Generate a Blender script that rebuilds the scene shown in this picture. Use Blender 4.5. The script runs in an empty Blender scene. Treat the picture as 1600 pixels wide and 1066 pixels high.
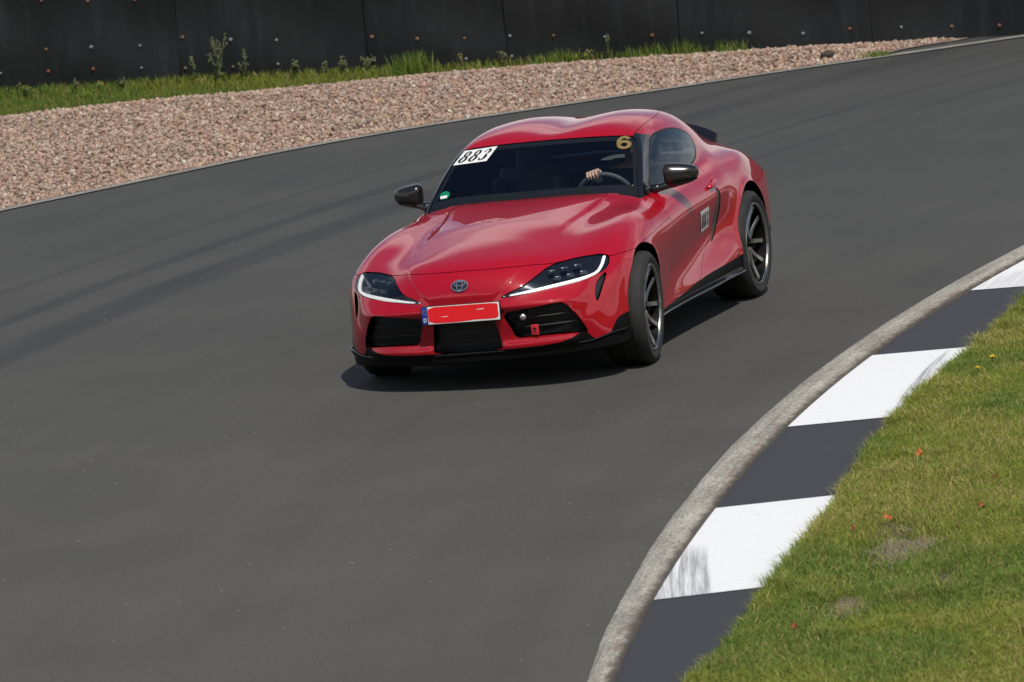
import bpy, math, random
import numpy as np
from mathutils import Vector, Matrix, Euler
random.seed(7); rng=np.random.default_rng(11)
SC=bpy.context.scene
COL=SC.collection
# ---------------------------------------------------------------- object helpers
def link(o,parent=None,label=None,cat=None,group=None,kind=None):
    COL.objects.link(o)
    if parent is not None: o.parent=parent
    if label: o['label']=label
    if cat: o['category']=cat
    if group: o['group']=group
    if kind: o['kind']=kind
    return o
def empty(name,loc,label,cat,group=None,rotz=0):
    o=bpy.data.objects.new(name,None);o.location=loc;o.rotation_euler=(0,0,rotz);o.empty_display_size=.1
    return link(o,None,label,cat,group)
def make_mesh(name,V,F,mat,N=None,smooth=True):
    V=np.asarray(V,np.float32)
    me=bpy.data.meshes.new(name)
    if isinstance(F,np.ndarray):
        k=F.shape[1];n=len(F)
        me.vertices.add(len(V));me.vertices.foreach_set('co',V.ravel())
        me.loops.add(n*k);me.loops.foreach_set('vertex_index',F.ravel().astype(np.int32))
        me.polygons.add(n);me.polygons.foreach_set('loop_start',np.arange(0,n*k,k,dtype=np.int32))
        me.update(calc_edges=True)
    else:
        me.from_pydata([tuple(map(float,v)) for v in V],[],[tuple(int(i) for i in f) for f in F]);me.update()
    me.validate()
    me.polygons.foreach_set('use_smooth',[smooth]*len(me.polygons))
    if N is not None: me.normals_split_custom_set_from_vertices([tuple(n) for n in np.asarray(N,float)])
    for m in (mat if isinstance(mat,(list,tuple)) else [mat]): me.materials.append(m)
    return me
def obj(name,V,F,mat,parent=None,N=None,smooth=True,**kw):
    return link(bpy.data.objects.new(name,make_mesh(name,V,F,mat,N,smooth)),parent,**kw)
class MB:
    """collects pieces of one mesh"""
    def __init__(s): s.V=[];s.F=[];s.n=0
    def add(s,V,F):
        V=np.asarray(V,float).reshape(-1,3)
        s.V.append(V);s.F+=[tuple(int(i)+s.n for i in f) for f in F];s.n+=len(V);return s
    def box(s,c,d,R=None,bev=0.):
        c=np.array(c,float);d=np.array(d,float)/2
        if bev<=0:
            V=np.array([[x,y,z] for x in(-1,1) for y in(-1,1) for z in(-1,1)],float)*d
            F=[(0,1,3,2),(4,6,7,5),(0,4,5,1),(2,3,7,6),(0,2,6,4),(1,5,7,3)]
        else:
            bm=bm_box(d*2,bev);V=np.array([v.co for v in bm.verts]);F=[[v.index for v in f.verts] for f in bm.faces];bm.free()
        if R is not None: V=V@np.asarray(R).T
        return s.add(V+c,F)
    def tube(s,P,r,n=10,cap=True):
        P=np.asarray(P,float);r=np.broadcast_to(r,len(P));V=[];F=[]
        T=np.gradient(P,axis=0);T/=np.linalg.norm(T,axis=1)[:,None]+1e-12
        a=np.array([0,0,1.]) if abs(T[0][2])<.9 else np.array([1.,0,0])
        for i in range(len(P)):
            u=np.cross(T[i],a);u/=np.linalg.norm(u)+1e-12;w=np.cross(u,T[i]);a=w
            for k in range(n):
                t=2*math.pi*k/n;V.append(P[i]+r[i]*(math.cos(t)*u+math.sin(t)*w))
        for i in range(len(P)-1):
            for k in range(n): F.append((i*n+k,i*n+(k+1)%n,(i+1)*n+(k+1)%n,(i+1)*n+k))
        if cap: F+= [tuple(range(n))[::-1],tuple(range((len(P)-1)*n,len(P)*n))]
        return s.add(V,F)
    def lathe(s,prof,n=48,axis='y',closed=False):
        """prof: list of (radius, offset along axis)"""
        V=[];F=[];m=len(prof)
        for k in range(n):
            t=2*math.pi*k/n
            for r,o in prof: V.append((r*math.cos(t),o,r*math.sin(t)))
        for k in range(n):
            for j in range(m if closed else m-1):
                j2=(j+1)%m;F.append((k*m+j,k*m+j2,((k+1)%n)*m+j2,((k+1)%n)*m+j))
        return s.add(V,F)
    def prism(s,poly,fn):
        """poly: 2D points; fn(p, side) -> 3D for side 0 and 1"""
        n=len(poly);V=[fn(p,0) for p in poly]+[fn(p,1) for p in poly]
        F=[tuple(range(n))[::-1],tuple(range(n,2*n))]+[(i,(i+1)%n,n+(i+1)%n,n+i) for i in range(n)]
        return s.add(V,F)
    def map(s,fn):
        s.V=[fn(v) for v in s.V];return s
    def build(s,name,mat,parent=None,smooth=True,auto=None,**kw):
        V=np.concatenate(s.V);o=obj(name,V,s.F,mat,parent,None,smooth,**kw)
        if auto is not None: sharp(o,auto)
        return o
import bmesh
def bm_box(d,bev,seg=3):
    bm=bmesh.new();bmesh.ops.create_cube(bm,size=1)
    for v in bm.verts: v.co=Vector((v.co.x*d[0],v.co.y*d[1],v.co.z*d[2]))
    bmesh.ops.bevel(bm,geom=bm.edges[:],offset=bev,segments=seg,profile=.5,affect='EDGES')
    bm.verts.index_update();return bm
bm=bmesh.new();bmesh.ops.create_icosphere(bm,subdivisions=1,radius=1);ico=np.array([v.co[:] for v in bm.verts]);icf=np.array([[v.index for v in f.verts] for f in bm.faces]);bm.free()
def sharp(o,deg):
    o.data.set_sharp_from_angle(angle=math.radians(deg))
# ---------------------------------------------------------------- material helpers
def nodes(name):
    m=bpy.data.materials.new(name);m.use_nodes=True
    nt=m.node_tree;b=nt.nodes.get('Principled BSDF');return m,nt,b
def N_(nt,t,**kw):
    n=nt.nodes.new(t)
    for k,v in kw.items():
        if k.startswith('i_'):
            key=k[2:].replace('_',' ')
            n.inputs[int(key) if key.isdigit() else key].default_value=v
        else: setattr(n,k,v)
    return n
def pbr(name,col,rough=.5,metal=0,spec=.5,coat=0,coat_r=.03,emit=None,emit_s=0):
    m,nt,b=nodes(name)
    b.inputs['Base Color'].default_value=(*col,1);b.inputs['Roughness'].default_value=rough
    b.inputs['Metallic'].default_value=metal;b.inputs['Specular IOR Level'].default_value=spec
    b.inputs['Coat Weight'].default_value=coat;b.inputs['Coat Roughness'].default_value=coat_r
    if emit: b.inputs['Emission Color'].default_value=(*emit,1);b.inputs['Emission Strength'].default_value=emit_s
    return m
def coords(nt): return N_(nt,'ShaderNodeTexCoord').outputs['Object']
def noise(nt,vec,scale,detail=3,rough=.55,out='Fac'):
    n=N_(nt,'ShaderNodeTexNoise');n.inputs['Scale'].default_value=scale;n.inputs['Detail'].default_value=detail
    n.inputs['Roughness'].default_value=rough;nt.links.new(vec,n.inputs['Vector']);return n.outputs[out]
def ramp(nt,fac,stops,interp='LINEAR'):
    r=N_(nt,'ShaderNodeValToRGB');r.color_ramp.interpolation=interp;e=r.color_ramp.elements
    while len(e)<len(stops): e.new(.5)
    for el,(p,c) in zip(e,stops): el.position=p;el.color=(*c,1) if len(c)==3 else c
    nt.links.new(fac,r.inputs['Fac']);return r.outputs['Color']
def mix(nt,fac,a,b,mode='MIX'):
    n=N_(nt,'ShaderNodeMix',data_type='RGBA',blend_type=mode)
    for s,v in (('Factor',fac),('A',a),('B',b)):
        sock=[i for i in n.inputs if i.name==s and (i.type=='RGBA' or s=='Factor')][0]
        if hasattr(v,'is_output') or isinstance(v,bpy.types.NodeSocket): nt.links.new(v,sock)
        elif isinstance(v,(int,float)): sock.default_value=v
        else: sock.default_value=(*v,1) if len(v)==3 else v
    return [o for o in n.outputs if o.type=='RGBA'][0]
def math_(nt,op,a,b=None,clamp=False):
    n=N_(nt,'ShaderNodeMath',operation=op,use_clamp=clamp)
    for i,v in enumerate((a,b)):
        if v is None: continue
        if isinstance(v,(int,float)): n.inputs[i].default_value=v
        else: nt.links.new(v,n.inputs[i])
    return n.outputs[0]
def bump(nt,b,h,strength,dist):
    n=N_(nt,'ShaderNodeBump');n.inputs['Strength'].default_value=strength;n.inputs['Distance'].default_value=dist
    nt.links.new(h,n.inputs['Height']);nt.links.new(n.outputs['Normal'],b.inputs['Normal']);return n
# ---------------------------------------------------------------- camera, sun, sky
# world frame: origin on the ground below the middle of the car, x = car's forward, y = car's left
CAM=np.array([35.82867501, 11.3021065, 5.70687617])
CAM_R=np.array([[-0.29571699,0.95073234,-0.09305632],[-0.17149993,0.04299299,0.98424559],[-0.93975488,-0.30701729,-0.15033677]])
FPX=9353.134
BODY_ROLL=0.02725498
cd=bpy.data.cameras.new('camera');cam=bpy.data.objects.new('camera',cd);COL.objects.link(cam)
r,u,f=CAM_R
mw=Matrix([[r[0],u[0],-f[0],CAM[0]],[r[1],u[1],-f[1],CAM[1]],[r[2],u[2],-f[2],CAM[2]],[0,0,0,1]])
cam.matrix_world=mw
cd.sensor_width=36;cd.lens=36*FPX/1600;cd.clip_start=.5;cd.clip_end=3000
SC.camera=cam
cd.dof.use_dof=True;cd.dof.focus_distance=37.0;cd.dof.aperture_fstop=7.1
SUN=np.array([.52,.38,1.0]);SUN/=np.linalg.norm(SUN)
w=bpy.data.worlds.new('World');SC.world=w;w.use_nodes=True
nt=w.node_tree;bg=nt.nodes['Background']
sky=N_(nt,'ShaderNodeTexSky',sky_type='NISHITA',sun_disc=False,sun_elevation=math.asin(SUN[2]),sun_rotation=math.atan2(SUN[0],SUN[1]))
sky.altitude=300;sky.air_density=1.0;sky.dust_density=.5;sky.ozone_density=2.5
# white cumulus in the sky dome, seen only in reflections
tc=N_(nt,'ShaderNodeTexCoord').outputs['Generated']
mp=N_(nt,'ShaderNodeMapping');mp.inputs['Scale'].default_value=(1,1,2.2);mp.inputs['Location'].default_value=(2.74,1.42,1.06);nt.links.new(tc,mp.inputs['Vector'])
cl=noise(nt,mp.outputs[0],2.3,6,.55)
cl=ramp(nt,cl,[(.38,(0,0,0)),(.56,(1,1,1))])
sep=N_(nt,'ShaderNodeSeparateXYZ');nt.links.new(tc,sep.inputs[0])
low=N_(nt,'ShaderNodeMapRange');low.interpolation_type='SMOOTHSTEP'
for k_,v_ in (('From Min',.53),('From Max',.40),('To Min',0.),('To Max',1.)): low.inputs[k_].default_value=v_
nt.links.new(sep.outputs[2],low.inputs['Value'])
cl=mix(nt,low.outputs[0],(0,0,0),cl)
bright=N_(nt,'ShaderNodeRGB');bright.outputs[0].default_value=(9.6,9.6,9.9,1)
skyc=mix(nt,cl,sky.outputs[0],bright.outputs[0])
nt.links.new(skyc,bg.inputs['Color']);bg.inputs['Strength'].default_value=.085
sd=bpy.data.lights.new('sun','SUN');sd.energy=3.6;sd.angle=math.radians(.53);sd.color=(1,.95,.87)
so=bpy.data.objects.new('sun',sd);COL.objects.link(so)
so.rotation_euler=Vector(-SUN).to_track_quat('-Z','Y').to_euler()
SC.view_settings.view_transform='Standard';SC.view_settings.look='None'
SC.view_settings.exposure=0;SC.view_settings.gamma=1
SC.render.engine='CYCLES'
SC.cycles.max_bounces=8;SC.cycles.transparent_max_bounces=12;SC.cycles.caustics_reflective=False;SC.cycles.caustics_refractive=False
import numpy as np
# ---------------------------------------------------------------- shape functions
def nat_basis(xs):
    """second-derivative matrix of the natural cubic spline through stations xs"""
    n=len(xs);h=np.diff(xs);A=np.zeros((n,n));B=np.zeros((n,n))
    A[0,0]=A[-1,-1]=1
    for i in range(1,n-1):
        A[i,i-1]=h[i-1];A[i,i]=2*(h[i-1]+h[i]);A[i,i+1]=h[i]
        B[i,i-1]=6/h[i-1];B[i,i]=-6/h[i-1]-6/h[i];B[i,i+1]=6/h[i]
    return np.linalg.solve(A,B)
def even(a): a=np.asarray(a,float);return np.concatenate([-a[:0:-1],a])
def evenc(Z): Z=np.asarray(Z,float);return np.concatenate([Z[:,:0:-1],Z],1)
class Table:
    """bicubic spline surface through a table of measured heights"""
    def __init__(s,xs,ys,Z,sym=None):
        if sym=='y': ys=even(ys);Z=evenc(Z)
        if sym=='x': xs=even(xs);Z=evenc(np.asarray(Z,float).T).T
        xs=np.asarray(xs,float);ys=np.asarray(ys,float);Z=np.asarray(Z,float)
        if xs[0]>xs[-1]: xs=xs[::-1];Z=Z[::-1]
        if ys[0]>ys[-1]: ys=ys[::-1];Z=Z[:,::-1]
        s.xs,s.ys,s.Z=xs,ys,Z
        Mx,My=nat_basis(xs),nat_basis(ys)
        s.Zx=Mx@Z; s.Zy=Z@My.T; s.Zxy=Mx@Z@My.T
    @staticmethod
    def loc(g,v):
        v=np.clip(v,g[0],g[-1]);i=np.clip(np.searchsorted(g,v)-1,0,len(g)-2)
        h=g[i+1]-g[i];b=(v-g[i])/h;a=1-b
        return i,a,b,(a**3-a)*h*h/6,(b**3-b)*h*h/6
    def __call__(s,x,y):
        x,y=np.broadcast_arrays(x,y)
        i,a,b,c,d=s.loc(s.xs,x);j,p,q,r,t=s.loc(s.ys,y)
        def row(ii):
            return (p*s.Z[ii,j]+q*s.Z[ii,j+1]+r*s.Zy[ii,j]+t*s.Zy[ii,j+1],
                    p*s.Zx[ii,j]+q*s.Zx[ii,j+1]+r*s.Zxy[ii,j]+t*s.Zxy[ii,j+1])
        u0,v0=row(i);u1,v1=row(i+1)
        return a*u0+b*u1+c*v0+d*v1
def smax(a,b,k):
    h=np.maximum(k-np.abs(a-b),0)/k
    return np.maximum(a,b)+h*h*h*k/6
def smin(a,b,k): return -smax(-a,-b,k)
def sstep(a,b,x):
    t=np.clip((np.asarray(x)-a)/(b-a),0,1);return t*t*(3-2*t)
# bonnet, belt and rear deck height over (x, y)
TOPY=[0,.2,.4,.52,.62,.70,.78,.85,.91,.97]
TOP=Table([2.15,1.95,1.75,1.55,1.35,1.10,.85,.60,.40,0,-.5,-.9,-1.25,-1.6,-1.9,-2.15,-2.3],TOPY,[
 [.690,.685,.655,.62,.585,.555,.525,.50,.47,.44],
 [.768,.760,.722,.675,.632,.602,.575,.55,.52,.49],
 [.822,.812,.772,.735,.708,.690,.668,.635,.59,.54],
 [.858,.848,.812,.785,.770,.760,.742,.705,.65,.58],
 [.883,.874,.846,.824,.822,.820,.805,.765,.705,.62],
 [.906,.898,.874,.856,.858,.862,.850,.808,.74,.65],
 [.924,.920,.902,.884,.882,.882,.866,.822,.75,.66],
 [.940,.938,.932,.922,.908,.892,.866,.820,.75,.66],
 [.948,.948,.946,.942,.932,.915,.883,.832,.76,.67],
 [.952,.952,.952,.952,.950,.938,.902,.848,.77,.68],
 [.955,.955,.955,.955,.955,.946,.912,.858,.78,.69],
 [.955,.955,.955,.955,.952,.944,.918,.872,.80,.70],
 [.958,.958,.954,.948,.941,.930,.910,.874,.82,.74],
 [.955,.953,.946,.936,.925,.912,.886,.842,.78,.70],
 [.950,.945,.930,.908,.884,.850,.788,.72,.65,.58],
 [.915,.910,.890,.855,.815,.765,.70,.64,.58,.51],
 [.87,.865,.84,.80,.76,.72,.68,.63,.57,.50]],'y')
# half width over (x, z)
SIDEZ=[.10,.20,.28,.36,.45,.55,.65,.75,.85,.95]
SIDE=Table([2.1,1.75,1.5,1.235,.98,.75,.45,.15,-.2,-.5,-.75,-.95,-1.235,-1.55,-1.85,-2.1,-2.3],SIDEZ,[
 [.84,.85,.85,.85,.85,.85,.84,.83,.80,.76],
 [.865,.872,.875,.875,.875,.875,.875,.86,.83,.79],
 [.870,.880,.885,.890,.893,.896,.896,.88,.85,.80],
 [.875,.885,.893,.900,.906,.912,.914,.90,.87,.82],
 [.860,.868,.876,.884,.892,.902,.908,.90,.87,.82],
 [.850,.856,.856,.862,.872,.886,.897,.895,.87,.83],
 [.850,.858,.852,.845,.852,.872,.890,.893,.872,.84],
 [.855,.868,.864,.846,.843,.862,.884,.893,.876,.85],
 [.865,.885,.888,.862,.840,.851,.880,.895,.880,.855],
 [.875,.900,.912,.893,.856,.850,.878,.898,.885,.86],
 [.880,.908,.925,.922,.893,.878,.890,.902,.892,.865],
 [.885,.912,.926,.930,.922,.916,.914,.902,.872,.83],
 [.885,.912,.922,.928,.932,.933,.926,.903,.862,.81],
 [.865,.885,.895,.902,.909,.911,.901,.873,.826,.77],
 [.810,.835,.850,.860,.866,.868,.857,.826,.78,.73],
 [.730,.760,.780,.792,.800,.803,.800,.785,.75,.71],
 [.64,.67,.70,.715,.725,.73,.73,.715,.68,.64]])
# front face over (y, z)
FRONTZ=[.12,.20,.30,.40,.48,.56,.62,.68,.74,.85]
FRONT=Table([0,.2,.35,.5,.62,.72,.80,.86,.92],FRONTZ,[
 [2.055,2.055,2.065,2.085,2.102,2.106,2.092,2.060,2.018,1.90],
 [2.048,2.048,2.060,2.082,2.096,2.096,2.078,2.040,1.985,1.85],
 [2.030,2.030,2.045,2.068,2.080,2.074,2.045,1.990,1.915,1.75],
 [1.992,1.992,2.010,2.036,2.046,2.018,1.965,1.880,1.790,1.62],
 [1.940,1.940,1.958,1.985,1.992,1.950,1.892,1.800,1.700,1.52],
 [1.875,1.875,1.890,1.905,1.900,1.862,1.815,1.735,1.635,1.45],
 [1.800,1.800,1.808,1.800,1.782,1.752,1.716,1.655,1.565,1.38],
 [1.72,1.715,1.715,1.700,1.682,1.660,1.630,1.580,1.50,1.32],
 [1.60,1.60,1.60,1.59,1.575,1.555,1.53,1.49,1.42,1.25]],'x')
# cabin: roof height over (x, y) and half width over (x, z)
ROOF=Table([.5,.2,0,-.2,-.45,-.7,-.95,-1.2,-1.5,-1.8,-2.1,-2.3],[0,.15,.3,.42,.52,.60,.68,.78],[
 [1.160,1.160,1.150,1.145,1.135,1.120,1.100,1.060],
 [1.219,1.221,1.219,1.212,1.202,1.186,1.162,1.124],
 [1.266,1.272,1.275,1.267,1.254,1.235,1.210,1.170],
 [1.296,1.308,1.317,1.308,1.290,1.268,1.239,1.199],
 [1.308,1.322,1.334,1.324,1.303,1.278,1.245,1.200],
 [1.298,1.312,1.324,1.313,1.290,1.262,1.225,1.175],
 [1.270,1.281,1.290,1.278,1.252,1.220,1.180,1.128],
 [1.212,1.217,1.218,1.200,1.165,1.122,1.075,1.02],
 [1.122,1.122,1.116,1.092,1.052,1.008,.958,.905],
 [1.032,1.030,1.020,0.998,0.965,0.925,0.880,0.830],
 [0.940,0.935,0.920,0.895,0.860,0.820,0.780,0.730],
 [0.880,0.875,0.860,0.835,0.800,0.760,0.720,0.670]],'y')
CAB=Table([.6,.3,0,-.3,-.6,-.9,-1.2,-1.6,-2.0,-2.3],[.80,.90,1.0,1.1,1.2,1.3],[
 [.735,.700,.655,.61,.565,.52],
 [.775,.742,.700,.650,.600,.55],
 [.800,.768,.728,.680,.626,.57],
 [.805,.777,.741,.695,.640,.58],
 [.800,.774,.740,.695,.638,.575],
 [.785,.757,.720,.672,.612,.545],
 [.745,.715,.672,.618,.555,.49],
 [.66,.62,.565,.505,.44,.38],
 [.55,.50,.44,.38,.32,.27],
 [.48,.43,.37,.31,.25,.2]])
R_ARCH=.372
ARCHES=((1.235,.345,.374),(-1.235,.350,.382))
def arch_r(x,z):
    """signed distance to the nearer wheel opening (negative inside)"""
    return np.minimum(*[np.hypot(x-cx,z-cz)-r for cx,cz,r in ARCHES])
def f_lower(x,y,z):
    lip=0
    a=arch_r(x,z)
    lip=.010*np.exp(-(a/.028)**2)
    side=y-SIDE(x,z)-lip
    yc=np.interp(x,[.45,.51,.777,.981,1.143,1.274,1.6],[.505,.504,.475,.452,.432,.430,.41])
    cr=.009*sstep(.024,-.024,y-yc)*sstep(.45,.62,x)*sstep(1.55,1.15,x)
    top=z-TOP(x,y)-cr
    rid=.020*np.exp(-((z-.512)/.030)**2)*sstep(.17,.27,y)*(1-sstep(.60,.72,y))
    rid=rid+.024*np.exp(-((z-.262)/.034)**2)*sstep(.16,.26,y)*(1-sstep(.62,.72,y))
    rid=rid-.010*np.exp(-((z-.585)/.030)**2)*sstep(.30,.42,y)*(1-sstep(.66,.76,y))
    # the shoulder that runs from the lamp's outer corner down to the splitter end
    rid=rid-.016*np.exp(-((y-(.765-.25*(.60-z)))/.035)**2)*sstep(.36,.46,z)*(1-sstep(.58,.64,z))
    rid=rid+.007*sstep(.02,-.02,y-(.20+(z-.57)*1.1))*sstep(.555,.60,z)
    front=x-FRONT(y,z)-rid
    rear=-(x+2.215-.25*np.maximum(y-.3,0)**2-.10*np.maximum(.55-z,0)+.0*z)
    f=smax(top,side,.09-.035*sstep(-.9,-1.4,x))
    f=smax(f,front*.8,.085)
    f=smax(f,rear,.06)
    f=smax(f,.178-z,.02)
    return f
def f_cabin(x,y,z):
    ws=(x-(.515-.045*(y/.65)**2-(z-.935)*1.56+.16*(z-.935)*(1.24-z)*4))*.55
    roof=z-ROOF(x,y)
    side=(y-CAB(x,z))*.9
    f=smax(roof,side,.11)
    f=smax(f,ws,.035)
    return smax(f,.80-z,.02)
def f_body(x,y,z):
    y=np.abs(y)
    k=.012+.12*sstep(-.35,-1.1,x)
    k=np.where(x>0,.012,k)
    return smin(f_lower(x,y,z),f_cabin(x,y,z),k)
def grad(f,P,e=8e-4):
    x,y,z=P.T
    return np.stack([f(x+e,y,z)-f(x-e,y,z),f(x,y+e,z)-f(x,y-e,z),f(x,y,z+e)-f(x,y,z-e)],1)/(2*e)
def project_to(f,P,n=4,level=0.):
    P=P.copy()
    for _ in range(n):
        v=f(*P.T)-level;g=grad(f,P)
        P-=np.clip(v/np.maximum((g*g).sum(1),.05),-.02,.02)[:,None]*g
    return P
def surface_net(f,lo,hi,h,level=0.,iters=4):
    """quad mesh of f = level on a regular grid, vertices then moved exactly onto the surface"""
    ax=[np.arange(lo[i],hi[i]+h,h) for i in range(3)]
    F=np.broadcast_to(f(ax[0][:,None,None],ax[1][None,:,None],ax[2][None,None,:]),[len(a) for a in ax])-level
    S=F<0
    n=np.array(F.shape)-1
    c=[S[i:i+n[0],j:j+n[1],k:k+n[2]] for i in (0,1) for j in (0,1) for k in (0,1)]
    tot=sum(a.astype(np.int8) for a in c);act=(tot>0)&(tot<8)
    idx=-np.ones(act.shape,int);I=np.argwhere(act);idx[act]=np.arange(len(I))
    acc=np.zeros((len(I),3));cnt=np.zeros(len(I))
    for d in range(3):
        for u in (0,1):
            for w in (0,1):
                o=[0,0,0];o2=[d2 for d2 in range(3) if d2!=d];o[o2[0]]=u;o[o2[1]]=w
                A=I+o;B=A.copy();B[:,d]+=1
                fa=F[tuple(A.T)];fb=F[tuple(B.T)];m=(fa<0)!=(fb<0)
                t=np.where(m,fa/np.where(m,fa-fb,1),0)
                p=A.astype(float);p[:,d]+=t
                acc+=np.where(m[:,None],p,0);cnt+=m
    V=np.array(lo)+acc/np.maximum(cnt,1)[:,None]*h
    quads=[]
    for d in range(3):
        e=[d2 for d2 in range(3) if d2!=d]
        sl=[slice(1,-1)]*3;sl[d]=slice(0,-1);sh=[slice(1,-1)]*3;sh[d]=slice(1,None)
        a=S[tuple(sl)];b=S[tuple(sh)]
        for flip,m in ((0,a&~b),(1,b&~a)):
            E=np.argwhere(m)
            if not len(E): continue
            E[:,e[0]]+=1;E[:,e[1]]+=1
            q=[]
            for du,dv in ((-1,-1),(0,-1),(0,0),(-1,0)):
                C=E.copy();C[:,e[0]]+=du;C[:,e[1]]+=dv;q.append(idx[tuple(C.T)])
            q=np.stack(q,1)
            if (d==1)!=bool(flip): q=q[:,::-1]
            quads.append(q)
    Q=np.concatenate(quads);Q=Q[(Q>=0).all(1)]
    V=project_to(f,V,iters,level)
    N=grad(f,V);N/=np.linalg.norm(N,axis=1)[:,None]+1e-9
    return V,N,Q
def raymarch(f,O,D,t0,t1,n=900):
    D=D/np.linalg.norm(D)
    t=np.linspace(t0,t1,n);P=O+t[:,None]*D
    v=f(*P.T);i=np.argmax(v<0)
    if v[i]>=0: return None
    a,b=t[i-1],t[i]
    for _ in range(30):
        m=.5*(a+b)
        if f(*(O+m*D)[:,None])[0]<0:b=m
        else:a=m
    return O+b*D
# ---------------------------------------------------------------- materials of the car
def paint_red():
    m,nt,b=nodes('red_paint')
    b.inputs['Base Color'].default_value=(.385,.0015,.012,1);b.inputs['Roughness'].default_value=.42
    b.inputs['Specular IOR Level'].default_value=.1
    b.inputs['Coat Weight'].default_value=1;b.inputs['Coat Roughness'].default_value=.015;b.inputs['Coat IOR'].default_value=1.55
    return m
RED=paint_red()
GLOSSBLK=pbr('gloss_black',(.008,.008,.009),.18,0,.5,.6,.03)
SATBLK=pbr('satin_black',(.010,.010,.011),.5,0,.35)
SEAM=pbr('seam_dark',(.05,.001,.003),.9,0,.1)
DARK=pbr('dark_void',(.004,.004,.004),.9,0,.1)
TRIM=pbr('cabin_trim',(.085,.09,.10),.6)
SEATM=pbr('seat_fabric',(.09,.092,.10),.7)
LIPBLK=pbr('lip_black',(.003,.003,.003),.55,0,.15)
VENTM=pbr('vent_grey',(.075,.062,.056),.45)
CHROME=pbr('chrome',(.80,.79,.77),.28,1)
GUN=pbr('gunmetal_rim',(.40,.385,.36),.27,1,.5,.3,.05)
DISC=pbr('brake_steel',(.28,.27,.26),.35,1)
WHITE=pbr('sticker_white',(.78,.78,.76),.45)
INK=pbr('sticker_black',(.012,.012,.014),.5)
GOLD=pbr('sticker_gold',(.22,.155,.055),.5)
GREEN=pbr('sticker_green',(.0,.20,.09),.45)
BLUE=pbr('plate_blue',(.010,.035,.26),.4)
PLRED=pbr('plate_red',(.80,.008,.014),.5)
LITE=pbr('light_guide',(.8,.8,.78),.3,emit=(1,.97,.9),emit_s=.8)
MIRG=pbr('dark_chrome',(.055,.053,.05),.30,.8,.5,.4,.08)
def rubber():
    m,nt,b=nodes('tyre_rubber');v=coords(nt)
    c=ramp(nt,noise(nt,v,9,4),[(.3,(.018,.018,.018)),(.7,(.034,.033,.032))]);nt.links.new(c,b.inputs['Base Color'])
    b.inputs['Roughness'].default_value=.75;b.inputs['Specular IOR Level'].default_value=.35
    return m
RUBBER=rubber()
def glass(name,tint,tr,refl=1.0,rough=.0):
    """thin tinted pane: clear transmission dimmed by the tint plus a Fresnel reflection"""
    m=bpy.data.materials.new(name);m.use_nodes=True;nt=m.node_tree
    for n in list(nt.nodes): nt.nodes.remove(n)
    out=N_(nt,'ShaderNodeOutputMaterial');t=N_(nt,'ShaderNodeBsdfTransparent');t.inputs[0].default_value=(*[c*tr for c in tint],1)
    g=N_(nt,'ShaderNodeBsdfGlossy');g.inputs['Roughness'].default_value=rough;g.inputs['Color'].default_value=(refl,refl,refl,1)
    f=N_(nt,'ShaderNodeFresnel');f.inputs['IOR'].default_value=1.5
    mx=N_(nt,'ShaderNodeMixShader');nt.links.new(f.outputs[0],mx.inputs[0]);nt.links.new(t.outputs[0],mx.inputs[1]);nt.links.new(g.outputs[0],mx.inputs[2])
    nt.links.new(mx.outputs[0],out.inputs['Surface']);return m
WSGLASS=glass('windscreen_glass',(.92,.95,.96),.93)
SDGLASS=glass('side_glass',(.80,.90,1.0),.75)
LENS=glass('lens_glass',(.92,.96,1.0),.92)
def mesh_mat():
    """black honeycomb intake mesh"""
    m,nt,b=nodes('intake_mesh');v=coords(nt)
    n=N_(nt,'ShaderNodeTexVoronoi',feature='DISTANCE_TO_EDGE');n.inputs['Scale'].default_value=70;n.inputs['Randomness'].default_value=.15
    nt.links.new(v,n.inputs['Vector'])
    c=ramp(nt,n.outputs['Distance'],[(.08,(.02,.02,.021)),(.16,(.002,.002,.002))]);nt.links.new(c,b.inputs['Base Color'])
    b.inputs['Roughness'].default_value=.45;return m
MESHM=mesh_mat()
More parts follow.
